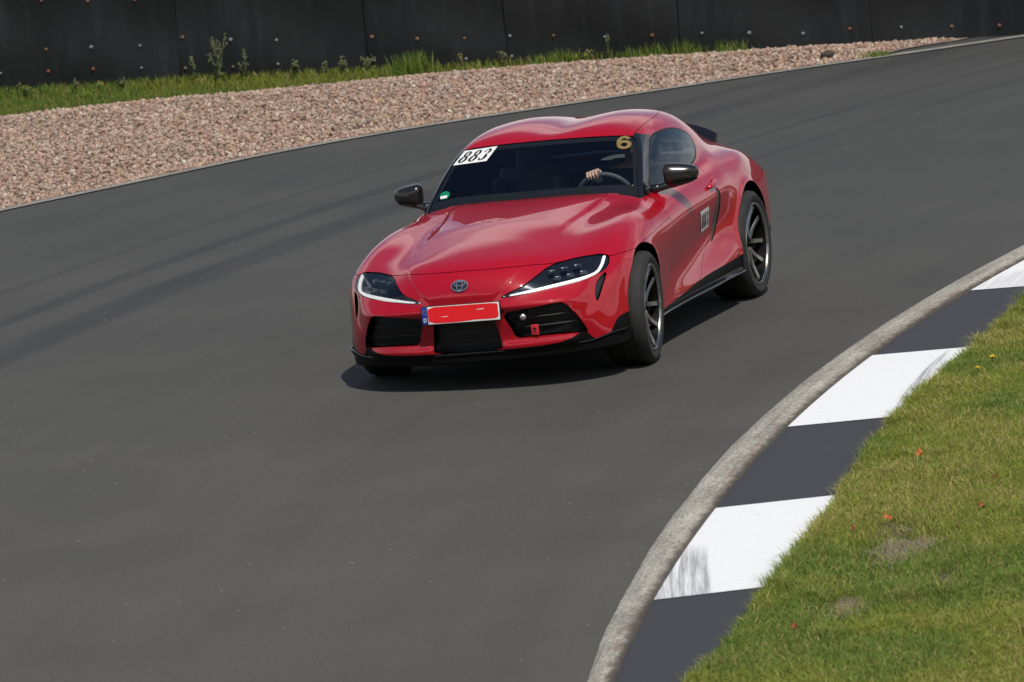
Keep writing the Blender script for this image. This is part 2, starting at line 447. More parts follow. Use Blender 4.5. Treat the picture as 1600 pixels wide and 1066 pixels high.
# ---------------------------------------------------------------- exact cutting of panels out of the body skin
def compact(V,N,T):
    u,inv=np.unique(T.ravel(),return_inverse=True);return V[u],N[u],inv.reshape(-1,3)
def cut(M,g):
    """splits triangle mesh M along g = 0 -> (inside g<0, outside)"""
    V,N,T=M
    if not len(T): return M,M
    s=g(V);ins=s<0;k=ins[T].sum(1)
    Ti,To=[T[k==3]],[T[k==0]]
    mx=T[(k==1)|(k==2)]
    if len(mx):
        im=ins[mx];lone_in=im.sum(1)==1
        pos=np.argmax(np.where(lone_in[:,None],im,~im),1)
        r=np.arange(len(mx));a=mx[r,pos];b=mx[r,(pos+1)%3];c=mx[r,(pos+2)%3]
        E=np.concatenate([np.stack([a,b],1),np.stack([a,c],1)]);Es=np.sort(E,1)
        U,inv=np.unique(Es,axis=0,return_inverse=True);inv=inv.ravel()
        p,q=V[U[:,0]],V[U[:,1]];sp,sq=s[U[:,0]],s[U[:,1]]
        lo=np.zeros(len(U));hi=np.ones(len(U));fl,fh=sp.copy(),sq.copy()
        for _ in range(5):
            t=np.clip(fl/np.where(fl-fh==0,1,fl-fh),.05,.95);t=lo+(hi-lo)*t
            ft=g(p+(q-p)*t[:,None]);m=(ft<0)==(fl<0)
            lo=np.where(m,t,lo);fl=np.where(m,ft,fl);hi=np.where(m,hi,t);fh=np.where(m,fh,ft)
        t=lo+(hi-lo)*np.clip(fl/np.where(fl-fh==0,1,fl-fh),0,1)
        nv=p+(q-p)*t[:,None];nn=N[U[:,0]]*(1-t)[:,None]+N[U[:,1]]*t[:,None];nn/=np.linalg.norm(nn,axis=1)[:,None]+1e-9
        o=len(V);ab=o+inv[:len(mx)];ac=o+inv[len(mx):]
        V=np.concatenate([V,nv]);N=np.concatenate([N,nn])
        t1=np.stack([a,ab,ac],1);t2=np.stack([ab,b,c],1);t3=np.stack([ab,c,ac],1)
        L=lone_in
        Ti+=[t1[L],t2[~L],t3[~L]];To+=[t1[~L],t2[L],t3[L]]
    Ti=np.concatenate(Ti);To=np.concatenate(To)
    return (compact(V,N,Ti) if len(Ti) else (V[:0],N[:0],Ti)),(compact(V,N,To) if len(To) else (V[:0],N[:0],To))
def keep(M,g,w=0.): return cut(M,lambda P:g(P)+w)[0]
def split(M,g,gap=.005):
    a,b=cut(M,lambda P:g(P)+gap/2);return a,cut(b,lambda P:g(P)-gap/2)[1]
def chaikin(P,n=2,closed=True):
    P=np.asarray(P,float)
    for _ in range(n):
        if closed:
            Q=np.roll(P,-1,0);P=np.stack([.75*P+.25*Q,.25*P+.75*Q],1).reshape(-1,P.shape[1])
        else:
            a,b=P[:-1],P[1:];P=np.concatenate([P[:1],np.stack([.75*a+.25*b,.25*a+.75*b],1).reshape(-1,P.shape[1]),P[-1:]])
    return P
def seg_dist(P,A,B):
    d=np.full(len(P),1e9)
    for a,b in zip(A,B):
        ab=b-a;t=np.clip(((P-a)@ab)/max(ab@ab,1e-12),0,1);d=np.minimum(d,np.hypot(*(P-a-t[:,None]*ab).T))
    return d
def poly_sd(P,poly):
    poly=np.asarray(poly);B=np.roll(poly,-1,0);d=seg_dist(P,poly,B);c=np.zeros(len(P),bool)
    for a,b in zip(poly,B):
        m=(a[1]>P[:,1])!=(b[1]>P[:,1])
        c^=m&(P[:,0]<(b[0]-a[0])*(P[:,1]-a[1])/np.where(b[1]-a[1]==0,1e-12,b[1]-a[1])+a[0])
    return np.where(c,-d,d)
def front(poly,xmin,n=2,grow=0.):
    """region of the skin inside a polygon drawn in the front view (|y|, z)"""
    pl=chaikin(poly,n)
    return lambda P:np.where(P[:,0]>xmin,poly_sd(np.stack([P[:,1],P[:,2]],1),pl)-grow,.05+np.maximum(xmin-P[:,0],0))
def sideview(poly,ymin,n=2,grow=0.):
    pl=chaikin(poly,n)
    return lambda P:np.where(P[:,1]>ymin,poly_sd(np.stack([P[:,0],P[:,2]],1),pl)-grow,.05+np.maximum(ymin-P[:,1],0))
def topview(poly,zmin,n=2,grow=0.):
    pl=chaikin(poly,n)
    return lambda P:np.where(P[:,2]>zmin,poly_sd(P[:,:2],pl)-grow,.05+np.maximum(zmin-P[:,2],0))
def interp(xs,ys):
    xs=np.asarray(xs,float);ys=np.asarray(ys,float);n=nat_basis(xs)@ys
    def f(x):
        i,a,b,c,d=Table.loc(xs,x);return a*ys[i]+b*ys[i+1]+c*n[i]+d*n[i+1]
    return f
def rim_edges(T):
    E=np.concatenate([T[:,[0,1]],T[:,[1,2]],T[:,[2,0]]]);k=np.sort(E,1)
    u,inv,cnt=np.unique(k,axis=0,return_inverse=True,return_counts=True);return E[cnt[inv.ravel()]==1]
def thick(M,depth,vec=None):
    """folds the free edges of a panel inwards so that it shows its thickness"""
    V,N,T=M;E=rim_edges(T)
    E=E[np.abs(V[E]).min(1)[:,1]>1e-4] if len(E) else E
    u,inv=np.unique(E.ravel(),return_inverse=True);e=inv.reshape(-1,2)
    d=-N[u]*depth if vec is None else np.broadcast_to(np.asarray(vec,float),N[u].shape)
    A=V[u];B=A+d;o=len(V);m=len(u)
    V2=np.concatenate([V,A,B])
    en=np.zeros((m,3));
    tang=A[e[:,1]]-A[e[:,0]];nn=np.cross(tang,d[e[:,0]]);nn=-nn/(np.linalg.norm(nn,axis=1)[:,None]+1e-9)
    np.add.at(en,e[:,0],-nn);np.add.at(en,e[:,1],-nn);en/=np.linalg.norm(en,axis=1)[:,None]+1e-9
    N2=np.concatenate([N,en,en])
    q=np.concatenate([np.stack([o+e[:,1],o+e[:,0],o+m+e[:,0]],1),np.stack([o+e[:,1],o+m+e[:,0],o+m+e[:,1]],1)])
    return V2,N2,np.concatenate([T,q])
def mirrored(M): return M[0]*[1,-1,1],M[1]*[1,-1,1],M[2][:,::-1]
def join(*Ms):
    V=[];N=[];T=[];o=0
    for v,n,t in Ms: V.append(v);N.append(n);T.append(t+o);o+=len(v)
    return np.concatenate(V),np.concatenate(N),np.concatenate(T)
_c,_s=math.cos(BODY_ROLL),math.sin(BODY_ROLL)
ROLL=np.array([[1,0,0],[0,_c,-_s],[0,_s,_c]])
def skin(name,M,mat,parent,**kw):
    return obj(name,M[0]@ROLL.T,M[2],mat,parent,M[1]@ROLL.T,**kw)
def onfront(f,y,z,x0=2.3,x1=-.6):
    """x of the foremost skin point at (y, z)"""
    y=np.asarray(y,float);z=np.asarray(z,float);x=np.full(y.shape,x0);hit=np.zeros(y.shape,bool)
    xs=np.linspace(x0,x1,400);lo=np.full(y.shape,x1);hi=np.full(y.shape,x0)
    for a,b in zip(xs[:-1],xs[1:]):
        m=(~hit)&(f(np.full(y.shape,b),y,z)<0);lo[m]=b;hi[m]=a;hit|=m
    for _ in range(18):
        c=.5*(lo+hi);m=f(c,y,z)<0;lo=np.where(m,c,lo);hi=np.where(m,hi,c)
    return hi
def onside(f,x,z):
    x=np.asarray(x,float);z=np.asarray(z,float);lo=np.full(x.shape,.2);hi=np.full(x.shape,1.1)
    for _ in range(30):
        c=.5*(lo+hi);m=f(x,c,z)<0;lo=np.where(m,c,lo);hi=np.where(m,hi,c)
    return hi
def drape(V2,F,f,view,off,side=1):
    """lays a flat figure on the skin: V2 = (y,z) for view 'front', (x,z) for view 'side'"""
    V2=np.asarray(V2,float)
    if view=='front':
        P=np.stack([onfront(f,np.abs(V2[:,0]),V2[:,1]),V2[:,0],V2[:,1]],1);Q=P*[1,1,1];Q[:,1]=np.abs(Q[:,1]);n=grad(f,Q);n[:,1]*=np.sign(P[:,1]+1e-9)
    else:
        P=np.stack([V2[:,0],onside(f,V2[:,0],V2[:,1]),V2[:,1]],1);n=grad(f,P)
        if side<0: P[:,1]*=-1;n[:,1]*=-1
    n/=np.linalg.norm(n,axis=1)[:,None]+1e-9
    return P+n*off,n,F
def grid_quad(c,nu=14,nv=8):
    """subdivided quad from corners TL,TR,BR,BL (2D)"""
    c=np.asarray(c,float);u=np.linspace(0,1,nu+1);v=np.linspace(0,1,nv+1)
    P=[];F=[]
    for j in v:
        for i in u: P.append((1-j)*((1-i)*c[0]+i*c[1])+j*((1-i)*c[3]+i*c[2]))
    for j in range(nv):
        for i in range(nu): a=j*(nu+1)+i;F.append((a,a+nu+1,a+nu+2,a+1))
    return np.array(P),F
def stroke(P,w):
    """ribbon of varying width along a 2D line"""
    P=np.asarray(P,float);w=np.broadcast_to(w,len(P));T=np.gradient(P,axis=0);T/=np.linalg.norm(T,axis=1)[:,None]+1e-12
    n=np.stack([-T[:,1],T[:,0]],1)*np.asarray(w)[:,None]/2
    V=np.concatenate([P+n,P-n]);k=len(P)
    return V,[(i,i+1,k+i+1,k+i) for i in range(k-1)]
def glyph(ch,italic=0.,contrast=0.,w=.2):
    """digits built from crescents between an outer and an inner ellipse (unit box)"""
    V=[];F=[];o=0
    def ring(cx,cy,rx,ry,ix,iy,a=0,b=360,tilt=0.,dx=0.,n=44,taper=False):
        nonlocal o
        t=np.radians(np.linspace(a,b,n));A=np.stack([cx+rx*np.cos(t),cy+ry*np.sin(t)],1)
        ti=t+tilt;B=np.stack([cx+dx+ix*np.cos(t)+tilt*iy*np.sin(t),cy+iy*np.sin(t)],1)
        if taper:
            e=np.minimum(1,np.minimum(np.arange(n),np.arange(n)[::-1])/ (n*.30))[:,None]**.7
            mid=A*.45+B*.55;A=mid+(A-mid)*(.12+.88*e);B=mid+(B-mid)*(.12+.88*e)
        V.append(A);V.append(B);F.extend([(o+k,o+k+1,o+n+k+1,o+n+k) for k in range(n-1)]);o+=2*n
    if contrast:   # bold italic serif figures
        if ch=='8': ring(.53,.76,.36,.25,.12,.19,tilt=.10);ring(.47,.28,.43,.29,.15,.22,tilt=.12)
        if ch=='3':
            ring(.50,.75,.38,.26,.13,.20,165,-80,dx=-.03,taper=True);ring(.44,.28,.44,.29,.13,.22,85,-170,dx=-.04,taper=True)
            ring(.16,.17,.10,.09,.0,.0);ring(.24,.78,.08,.07,.0,.0)
    else:          # wide heavy sans figures
        if ch=='6':
            ring(.5,.33,.48,.34,.21,.15)
            n=30;t=np.radians(np.linspace(200,38,n));A=np.stack([.53+.51*np.cos(t),.46+.54*np.sin(t)],1);B=np.stack([.53+.24*np.cos(t),.46+.36*np.sin(t)],1)
            V.append(A);V.append(B);F.extend([(o+k,o+k+1,o+n+k+1,o+n+k) for k in range(n-1)]);o+=2*n
    V=np.concatenate(V);V[:,0]+=italic*(V[:,1]-.5);return V,F
# ---------------------------------------------------------------- the car
car=empty('sports_car',(0,0,0),'glossy red two door sports coupe with black mirrors cornering on the asphalt track','car')
H_=.0108
g_cab=lambda P:f_cabin(*P.T)-f_lower(*P.T)
V,N,Q=surface_net(f_body,(-2.32,-.03,.08),(2.2,1.0,1.36),H_)
T=np.concatenate([Q[:,[0,1,2]],Q[:,[0,2,3]]])
M=keep((V,N,T),lambda P:-P[:,1])
m=np.abs(M[0][:,1])<1e-4;M[1][m,1]=0
M[1][:]/=np.linalg.norm(M[1],axis=1)[:,None]
g_arch=lambda P:np.where(P[:,1]>.5,arch_r(P[:,0],P[:,2]),.1)
M=cut(M,g_arch)[1]
# sill line: black plastic below it
ZB=interp([-2.32,-1.7,-1.2,-.75,-.41,-.125,.155,.43,.707,1.0,1.235],[.36,.345,.325,.308,.298,.288,.266,.247,.236,.236,.240])
corner=sideview([(1.55,.37),(1.66,.354),(1.712,.348),(1.75,.316),(1.79,.255),(1.82,.232),(1.95,.20),(1.95,.1),(1.55,.1)],.70,1)
def g_low(P):
    z=np.where(P[:,0]>1.2,np.interp(P[:,1],[0,.45,.56,.63,.672,.700,.722,.74,.95],[.249,.251,.260,.278,.301,.305,.268,.245,.240]),ZB(np.clip(P[:,0],-2.32,1.235)))
    return np.minimum(P[:,2]-z,corner(P))
CGp,M=cut(M,front([(-.3,.232),(.226,.232),(.209,.347),(.196,.425),(.185,.462),(-.3,.47)],1.5,1))
LOW,M=cut(M,g_low)
HL=[(.248,.567),(.262,.577),(.318,.599),(.369,.614),(.430,.654),(.497,.704),(.56,.714),(.614,.719),(.675,.722),(.73,.721),(.772,.717),(.803,.704),(.813,.675),(.808,.648),(.785,.627),(.70,.604),(.656,.597),(.523,.586),(.352,.570)]
OG=[(.240,.476),(.407,.491),(.585,.510),(.622,.495),(.678,.40),(.714,.303),(.70,.294),(.672,.301),(.515,.311),(.357,.312),(.306,.313),(.282,.39)]
CG=[(-.3,.232),(.226,.232),(.209,.347),(.196,.425),(.185,.462),(-.3,.47)]
VENT=[(.812,.626),(.797,.555),(.775,.470),(.764,.468),(.757,.512),(.757,.555),(.768,.588),(.790,.617)]
gHL=front(HL,1.3,1);gOG=front(OG,1.5,1);gCG=front(CG,1.5,1);gV=front(VENT,1.5,2)
HLp,M=split(M,gHL,.004)
OGp,M=cut(M,gOG);Vp,M=cut(M,gV)
# windscreen, pillar, side window, rear screen
gWS=lambda P:np.maximum(front([(-.5,.80),(.73,.80),(.682,.941),(.656,1.019),(.630,1.104),(.603,1.172),(.578,1.215),(.545,1.236),(.394,1.2445),(.184,1.250),(-.5,1.253)],-.12,1)(P),g_cab(P)+.004)
WSp,M=split(M,gWS,.004)
WIN=[(-.13,1.198),(-.358,1.204),(-.60,1.186),(-.78,1.142),(-.858,1.09),(-.80,1.030),(-.66,.976),(-.358,.952),(0,.940),(.345,.930),(.20,1.022),(.05,1.117)]
gWIN=sideview(WIN,.4,1);gWINo=sideview(WIN,.4,1,.013)
WINp,M=cut(M,gWIN);RINGp,M=cut(M,gWINo)
gPIL=lambda P:np.maximum.reduce([.562-P[:,1],sideview([(-.155,1.216),(-.13,1.198),(.06,1.110),(.218,1.015),(.335,.925),(.345,.86),(.70,.86),(.60,.95),(.0,1.26),(-.08,1.226)],.45,0)(P),g_cab(P)-.004])
PILp,M=cut(M,gPIL)
gHG=topview([(-.95,-.4),(-.95,.36),(-1.02,.43),(-1.68,.39),(-1.78,.28),(-1.80,-.4)],.9,1)
HGp,M=split(M,gHG,.006)
# bonnet
BT=[(2.4,-.3),(.38,-.3),(.38,.49),(.505,.503),(.777,.476),(.875,.472),(.80,.54),(.768,.60),(.775,.66),(.824,.723),(.851,.825),(.868,.87),(.876,.90),(.88,1.1),(2.4,1.1)]
gBT=topview(BT,.3,1)
ZL=interp([0,.15,.32,.43,.50,.6,.7,.77,.81,.853,.888,.95],[.735,.733,.728,.720,.713,.717,.721,.717,.703,.704,.703,.70])
def gBON(P):
    zl=np.where(P[:,0]>1.235,ZL(np.clip(P[:,1],0,.95)),.727+(1.077-P[:,0])*.062)
    return np.maximum(np.maximum(gBT(P),zl-P[:,2]),-g_cab(P)-.0)
BONp,M=split(M,gBON,.003)
BUMP,M=cut(M,lambda P:1.235-P[:,0])
# door
DOOR=[(.52,.80),(.51,.764),(.482,.718),(.464,.635),(.468,.5),(.50,.36),(.525,.262),(.155,.268),(-.06,.29),(-.12,.335),(-.20,.385),(-.29,.422),(-.44,.482),(-.495,.56),(-.522,.65),(-.53,.74),(-.548,.80),(-.60,.90),(-.66,.968),(-.3,1.05),(.3,1.0),(.42,.905)]
DOORp,M=split(M,lambda P:np.maximum(sideview(DOOR,.55,1)(P),-g_cab(P)-.02),.003)
VS=[(-.553,.792),(-.605,.784),(-.626,.73),(-.638,.63),(-.60,.535),(-.51,.472),(-.452,.452),(-.475,.49),(-.512,.56),(-.538,.65),(-.546,.74)]
VSp,M=cut(M,sideview(VS,.6,1))
FEND,M=split(M,lambda P:np.maximum.reduce([.43-P[:,0],P[:,2]-(.728+(1.077-P[:,0])*.062),.75-P[:,1]]),.003)
# roof skin between the two drip channels
YD=interp([-1.0,-.9,-.6,-.3,0,.2],[.44,.475,.545,.563,.560,.55])
ROOFp,M=split(M,lambda P:np.maximum.reduce([P[:,1]-YD(np.clip(P[:,0],-1,.2)),-.935-P[:,0],1.0-P[:,2]]),.003)
TL=lambda P:np.where(P[:,0]<-1.9,poly_sd(P[:,1:],chaikin([(.36,.80),(.60,.805),(.78,.775),(.86,.72),(.80,.695),(.60,.735),(.36,.765)],1)),.1)
TLp,BODY=cut(M,TL)
def both(name,M,mat,depth,parent=car,**kw):
    A=thick(M,depth) if depth else M
    return skin(name,join(A,mirrored(A)),mat,parent,**kw)
def sides(name,M,mat,depth,vec=None):
    A=thick(M,depth,vec) if depth else M
    return [skin(name,B,mat,car) for B in (A,mirrored(A))]
both('body',BODY,RED,.014);bonnet=both('bonnet',BONp,RED,.012);bumper=both('front_bumper',BUMP,RED,.018)
both('roof',ROOFp,RED,.010);doors=sides('door',DOORp,RED,.012);sides('front_fender',FEND,RED,.014)
both('underbody',LOW,LIPBLK,.01)
ws=both('windscreen',WSp,WSGLASS,0);both('rear_screen',HGp,SDGLASS,0)
wins=sides('side_window',WINp,SDGLASS,0);sides('window_trim',RINGp,SATBLK,.012);sides('windscreen_pillar',PILp,GLOSSBLK,.010)
sides('side_vent',(VSp[0]-VSp[1]*.006,VSp[1],VSp[2]),VENTM,0)
sides('tail_light',TLp,pbr('tail_lamp_red',(.20,.003,.004),.1,0,.5,1),0)
# black edge band of the windscreen
def inset(M,d): return (M[0]-M[1]*d,M[1],M[2])
band=cut(WSp,lambda P:np.maximum.reduce([gWS(P)+.022,g_cab(P)+.045]))[1]
skin('screen_border',inset(join(band,mirrored(band)),.004),SATBLK,ws)
# dark liner behind the panel gaps
V,N,Q=surface_net(f_body,(-2.32,-.04,.08),(2.2,1.0,1.36),.02,-.016)
LN=keep((V,N,np.concatenate([Q[:,[0,1,2]],Q[:,[0,2,3]]])),lambda P:-P[:,1])
for g in (lambda P:g_arch(P)-.004,lambda P:gHL(P)-.012,lambda P:gOG(P)-.006,lambda P:gCG(P)-.006,lambda P:gV(P)-.004,lambda P:np.maximum(g_cab(P)-.012,.90-P[:,2])): LN=cut(LN,g)[1]
both('inner_shell',LN,SEAM,0)
# intakes: recessed mesh with walls
def intake(name,Mp,depth,mirror=True):
    A=(Mp[0]-np.array([depth,0,0]),Mp[1],Mp[2]);W=thick(A,0,(depth-.003,0,0))
    return W
both('centre_grille',intake('g',CGp,.055),MESHM,0)
for S in (lambda m:m,mirrored):
    A=intake('g',OGp,.06);og=skin('side_grille',S(A),MESHM,car)
    sg=1 if S(A) is A else -1
    for zz,y0,y1 in ((.43,.30,.615),(.372,.33,.655)):
        mb=MB();ys=np.linspace(y0,y1,9);P=np.stack([FRONT(ys,zz)-.028,ys*sg,np.full(9,zz)],1)
        mb.tube(P,[.004]+[.0065]*7+[.004],8).map(lambda v:v@ROLL.T).build('slat',SATBLK,og)
sides('bumper_vent',inset(Vp,.02),MESHM,0);
# headlights
def headlight(sgn):
    S=(lambda m:m) if sgn>0 else mirrored
    V,N,T=HLp;sd=-gHL(V)
    dep=.045*np.clip((sd-.003)/.035,0,1)**.7
    bowl=(V-N*(dep+.006)[:,None],N,T)
    hb=pbr('lamp_housing',(.012,.015,.020),.25,0,.5,.4,.05) if 'lamp_housing' not in bpy.data.materials else bpy.data.materials['lamp_housing']
    W=join(bowl,thick((V-N*.003,N,T),.01)) if False else thick(bowl,-.004)
    h=skin('headlight',S(W),hb,car)
    path=np.array([(.266,.5745),(.352,.5815),(.523,.597),(.64,.6085),(.70,.6155),(.745,.6235),(.765,.634),(.776,.652),(.782,.680),(.779,.704)])
    path=chaikin(path,2,False);s=np.linspace(0,1,len(path));w=.0018+.0062*np.clip(s*4,0,1)
    def gD(P):
        d=np.full(len(P),1e9)
        q=P[:,1:]
        for a,b,wa in zip(path[:-1],path[1:],w):
            ab=b-a;t=np.clip(((q-a)@ab)/(ab@ab),0,1);d=np.minimum(d,np.hypot(*(q-a-t[:,None]*ab).T)-wa)
        return d
    D=cut(HLp,gD)[0];D=(D[0]-D[1]*.0035,D[1],D[2])
    skin('light_guide',S(thick(D,.014)),LITE,h)
    skin('lens',S(HLp),LENS,h)
    for i,(y,z) in enumerate(((.50,.668),(.565,.672),(.632,.676),(.54,.632),(.607,.636),(.676,.640))):
        x=float(onfront(f_lower,[y],[z])[0])
        mb=MB();mb.box((0,0,0),(.02,.050,.026),None,.006).box((.011,0,0),(.004,.038,.016),None,.0015)
        yaw=math.atan2(.9,1.0) if y>.55 else .6
        R=np.array(Matrix.Rotation(yaw*.75*sgn,3,'Z'))
        mb.map(lambda v:(np.asarray(v)@R.T+np.array([x-.034,(y+.012)*sgn,z]))@ROLL.T)
        mb.build('projector',PROJ,h)
    # bright bezel line along the bottom of the lamp
PROJ=pbr('projector_glass',(.045,.055,.07),.2,.3,.5,.6)
headlight(1);headlight(-1)
# splitter and skirts
def ribbon_solid(secs):
    """closed cross-sections joined along their run"""
    secs=np.asarray(secs,float);n,k,_=secs.shape;F=[]
    for i in range(n-1):
        for j in range(k): F.append((i*k+j,i*k+(j+1)%k,(i+1)*k+(j+1)%k,(i+1)*k+j))
    F+=[tuple(range(k)),tuple(range((n-1)*k,n*k))[::-1]]
    return secs.reshape(-1,3),F
ys=np.linspace(-.868,.868,61);secs=[]
run=[(x,-.872,0,-1) for x in np.linspace(1.60,1.70,5)]+[(float(FRONT(abs(y),.2)),y,1,0) for y in ys]+[(x,.872,0,1) for x in np.linspace(1.70,1.60,5)]
P=np.array([(a,b) for a,b,_,_ in run]);Tn=np.gradient(P,axis=0);Tn/=np.linalg.norm(Tn,axis=1)[:,None];No=np.stack([Tn[:,1],-Tn[:,0]],1)
for (x,y),n in zip(P,No):
    up=.03*sstep(.70,.86,abs(y))
    f=lambda o,z:(x+n[0]*o,y+n[1]*o,z+up*(z>.2))
    secs.append([f(-.06,.246),f(.004,.243),f(.010,.238),f(.008,.233),f(.0,.216),f(-.022,.199),f(-.10,.197)])
V,F=ribbon_solid(secs);o=obj('front_splitter',V@ROLL.T,F,LIPBLK,car);sharp(o,50)
edge=[[(x+n[0]*.010,y+n[1]*.010,.240+.03*sstep(.70,.86,abs(y)))] for (x,y),n in zip(P,No)]
MB().tube(np.array(edge)[:,0],.0045,8).map(lambda v:v@ROLL.T).build('splitter_edge',GLOSSBLK,o)
for sg in (1,-1):
    secs=[]
    for x in np.linspace(.86,-.88,40):
        y=float(SIDE(x,.24));fl=.012*sstep(-.45,-.85,x)
        secs.append([(x,sg*(y-.02),.250),(x,sg*(y+.001),.232),(x,sg*(y-.008+fl),.210),(x,sg*(y+.004+fl),.205),(x,sg*(y+.006+fl),.200),(x,sg*(y-.006),.188),(x,sg*(y-.12),.192)])
    V,F=ribbon_solid(secs);o=obj('side_skirt',V@ROLL.T,F if sg<0 else [q[::-1] for q in F],GLOSSBLK,car);sharp(o,40)
# rear wing on the boot lid
secs=[]
for y in np.linspace(-.54,.54,41):
    a=abs(y);zt=1.062-.085*(a/.54)**3.0;xr=-2.0+.16*(a/.54)**2
    secs.append([(xr+.02,y,zt-.10),(xr-.02,y,zt-.05),(xr-.10,y,zt),(xr-.115,y,zt-.006),(xr-.10,y,zt-.03),(xr-.05,y,zt-.12)])
V,F=ribbon_solid(secs);o=obj('rear_wing',V@ROLL.T,F,GLOSSBLK,car);sharp(o,40)
# door mirrors
def mirror_f(x,y,z):
    t=np.clip((y-.80)/.21,-.1,1.1)
    top=1.076-.030*t-.016*t**4;bot=.920+.022*t+.018*t**3;xc=.235-.055*t
    zc=(top+bot)/2;a=(top-bot)/2
    u=np.abs(z-zc)/a;v=np.abs(y-.903)/.104;wv=np.abs(x-xc)/(.085-.025*t)
    f=((u**4+v**5.5)**(2.3/4.2)+wv**2.3)**(1/2.3)-1
    return smax(f*.06,(xc-.045-x),.012)
V,N,Q=surface_net(mirror_f,(.05,.77,.88),(.40,1.04,1.09),.008)
MT=(V,N,np.concatenate([Q[:,[0,1,2]],Q[:,[0,2,3]]]))
for sg,S in ((1,lambda m:m),(-1,mirrored)):
    mir=skin('wing_mirror',S(MT),MIRG,car)
    lowM=tuple(np.array(a) for a in MT);sel=(V[:,2]<.962);lowV=V.copy();lowV[:,2]-=.012;lowV[:,:2]=.97*(lowV[:,:2]-[.235,.9])+[.235,.9]
    skin('mirror_base',S(keep((lowV,N,MT[2]),lambda P:P[:,2]-(.952+.02*(P[:,1]-.8)))),GLOSSBLK,mir)
    mb=MB();mb.tube([(.335,.735*sg,.925),(.30,.775*sg,.928),(.255,.83*sg,.936),(.235,.88*sg,.934)],[.030,.026,.024,.018],12)
    mb.box((.36,.728*sg,.925),(.13,.03,.045),None,.012)
    mb.map(lambda v:v@ROLL.T).build('mirror_arm',GLOSSBLK,mir)
# door handles
for d,sg in zip(doors,(1,-1)):
    P=np.stack([np.linspace(-.42,-.585,9),np.zeros(9),np.linspace(.812,.832,9)],1);P[:,1]=onside(f_body,P[:,0],P[:,2])+.016+.006*np.sin(np.linspace(0,np.pi,9))
    P[0,1]-=.014;P[-1,1]-=.014;P[:,1]*=sg
    mb=MB().tube(P,[.010]+[.014]*7+[.010],10).map(lambda v:v@ROLL.T);mb.build('door_handle',RED,d)
# wheels
def wheel(x,y,z,sgn,steer=0,camber=0,width=.255,R=.345):
    hw=width/2;Rr=.262
    W=Matrix.Translation((x,y,z))@Matrix.Rotation(steer,4,'Z')@Matrix.Rotation(camber,4,'X')
    if sgn<0: W=W@Matrix.Rotation(math.pi,4,'Z')
    barrel=MB().lathe([(.245,-hw+.02),(.235,-.05),(.237,.05),(.246,hw-.012)],48)
    barrel.lathe([(0,.052),(.062,.052),(.070,.045),(.074,.02),(.074,-.02)],32).lathe([(.0,.062),(.028,.062),(.034,.052)],24)
    wh=barrel.build('wheel',LIPBLK,car,auto=35);wh.matrix_local=W
    tp=[(Rr-.006,-hw+.012),(Rr+.012,-hw-.002),(Rr+.05,-hw-.008),(R-.02,-hw+.004),(R-.006,-hw+.016),(R,-hw+.04)]
    for g in (-.055,-.02,.02,.055): tp+=[(R,g-.0045),(R-.006,g-.004),(R-.006,g+.004),(R,g+.0045)]
    tp+=[(R,hw-.04),(R-.006,hw-.016),(R-.02,hw-.004),(Rr+.05,hw+.008),(Rr+.03,hw+.007),(Rr+.012,hw+.002),(Rr-.006,hw-.012)]
    MB().lathe(tp,72).build('tyre',RUBBER,wh,auto=40)
    rim=MB().lathe([(Rr+.001,hw-.006),(Rr+.006,hw-.001),(Rr+.002,hw+.004),(Rr-.008,hw+.003),(Rr-.013,hw-.004),(Rr-.014,hw-.010)],72)
    for k in range(5):
        for s in (-1,1):
            a0=2*math.pi*k/5+.35;a1=a0+s*math.radians(20);ah=a0+s*math.radians(8)
            p0=np.array([.055*math.cos(ah),0,.055*math.sin(ah)]);p1=np.array([.252*math.cos(a1),0,.252*math.sin(a1)])
            d=(p1-p0);d/=np.linalg.norm(d);n=np.array([-d[2],0,d[0]])
            secs=[]
            for t in np.linspace(0,1,7):
                c=p0+(p1-p0)*t;wd=.019-.004*t+.004*max(0,t-.75)/.25;yo=.082+.034*t**1.3-.008*math.sin(math.pi*t);dp=.030-.010*t
                secs.append([c+n*wd+[0,yo-.010,0],c+n*wd*.72+[0,yo,0],c-n*wd*.72+[0,yo,0],c-n*wd+[0,yo-.008,0],c-n*wd*.8+[0,yo-dp,0],c+n*wd*.8+[0,yo-dp,0]])
            V,F=ribbon_solid(secs);rim.add(V,F)
    rim.build('rim',GUN,wh,auto=30)
    MB().lathe([(.10,-.02),(.178,-.02),(.178,.0),(.10,.0)],48,closed=True).build('brake_disc',DISC,wh,auto=30)
    q=MB();secs=[]
    for t in np.linspace(1.9,2.9,9):
        c=lambda r,o:(r*math.cos(t),o,r*math.sin(t))
        secs.append([c(.13,-.045),c(.192,-.045),c(.197,-.01),c(.192,.032),c(.13,.032)])
    V,F=ribbon_solid(secs);q.add(V,F).build('brake_caliper',SATBLK,wh,auto=30)
wheel(1.235,.790,.345,1,math.radians(5.5),math.radians(-1.0),.255)
wheel(1.235,-.790,.345,-1,math.radians(5.0),math.radians(-1.5),.255)
wheel(-1.235,.785,.345,1,0,math.radians(1.0),.275);wheel(-1.235,-.785,.345,-1,0,math.radians(-1),.275)
# wheel wells
for cx,cz,r in ARCHES:
    for sg in (1,-1):
        V=[];F=[];A=np.linspace(math.radians(-25),math.radians(205),40);pr=[(r+.004,.93*.955),(r+.02,.85),(r+.02,.52),(.05,.50)]
        for a in A:
            for rr,yy in pr: V.append((cx+rr*math.cos(a),sg*yy,cz+rr*math.sin(a)))
        k=len(pr)
        for i in range(len(A)-1):
            for j in range(1,k-1): F.append((i*k+j,i*k+j+1,(i+1)*k+j+1,(i+1)*k+j))
        obj('wheel_liner',np.array(V)@ROLL.T,F,DARK,car)
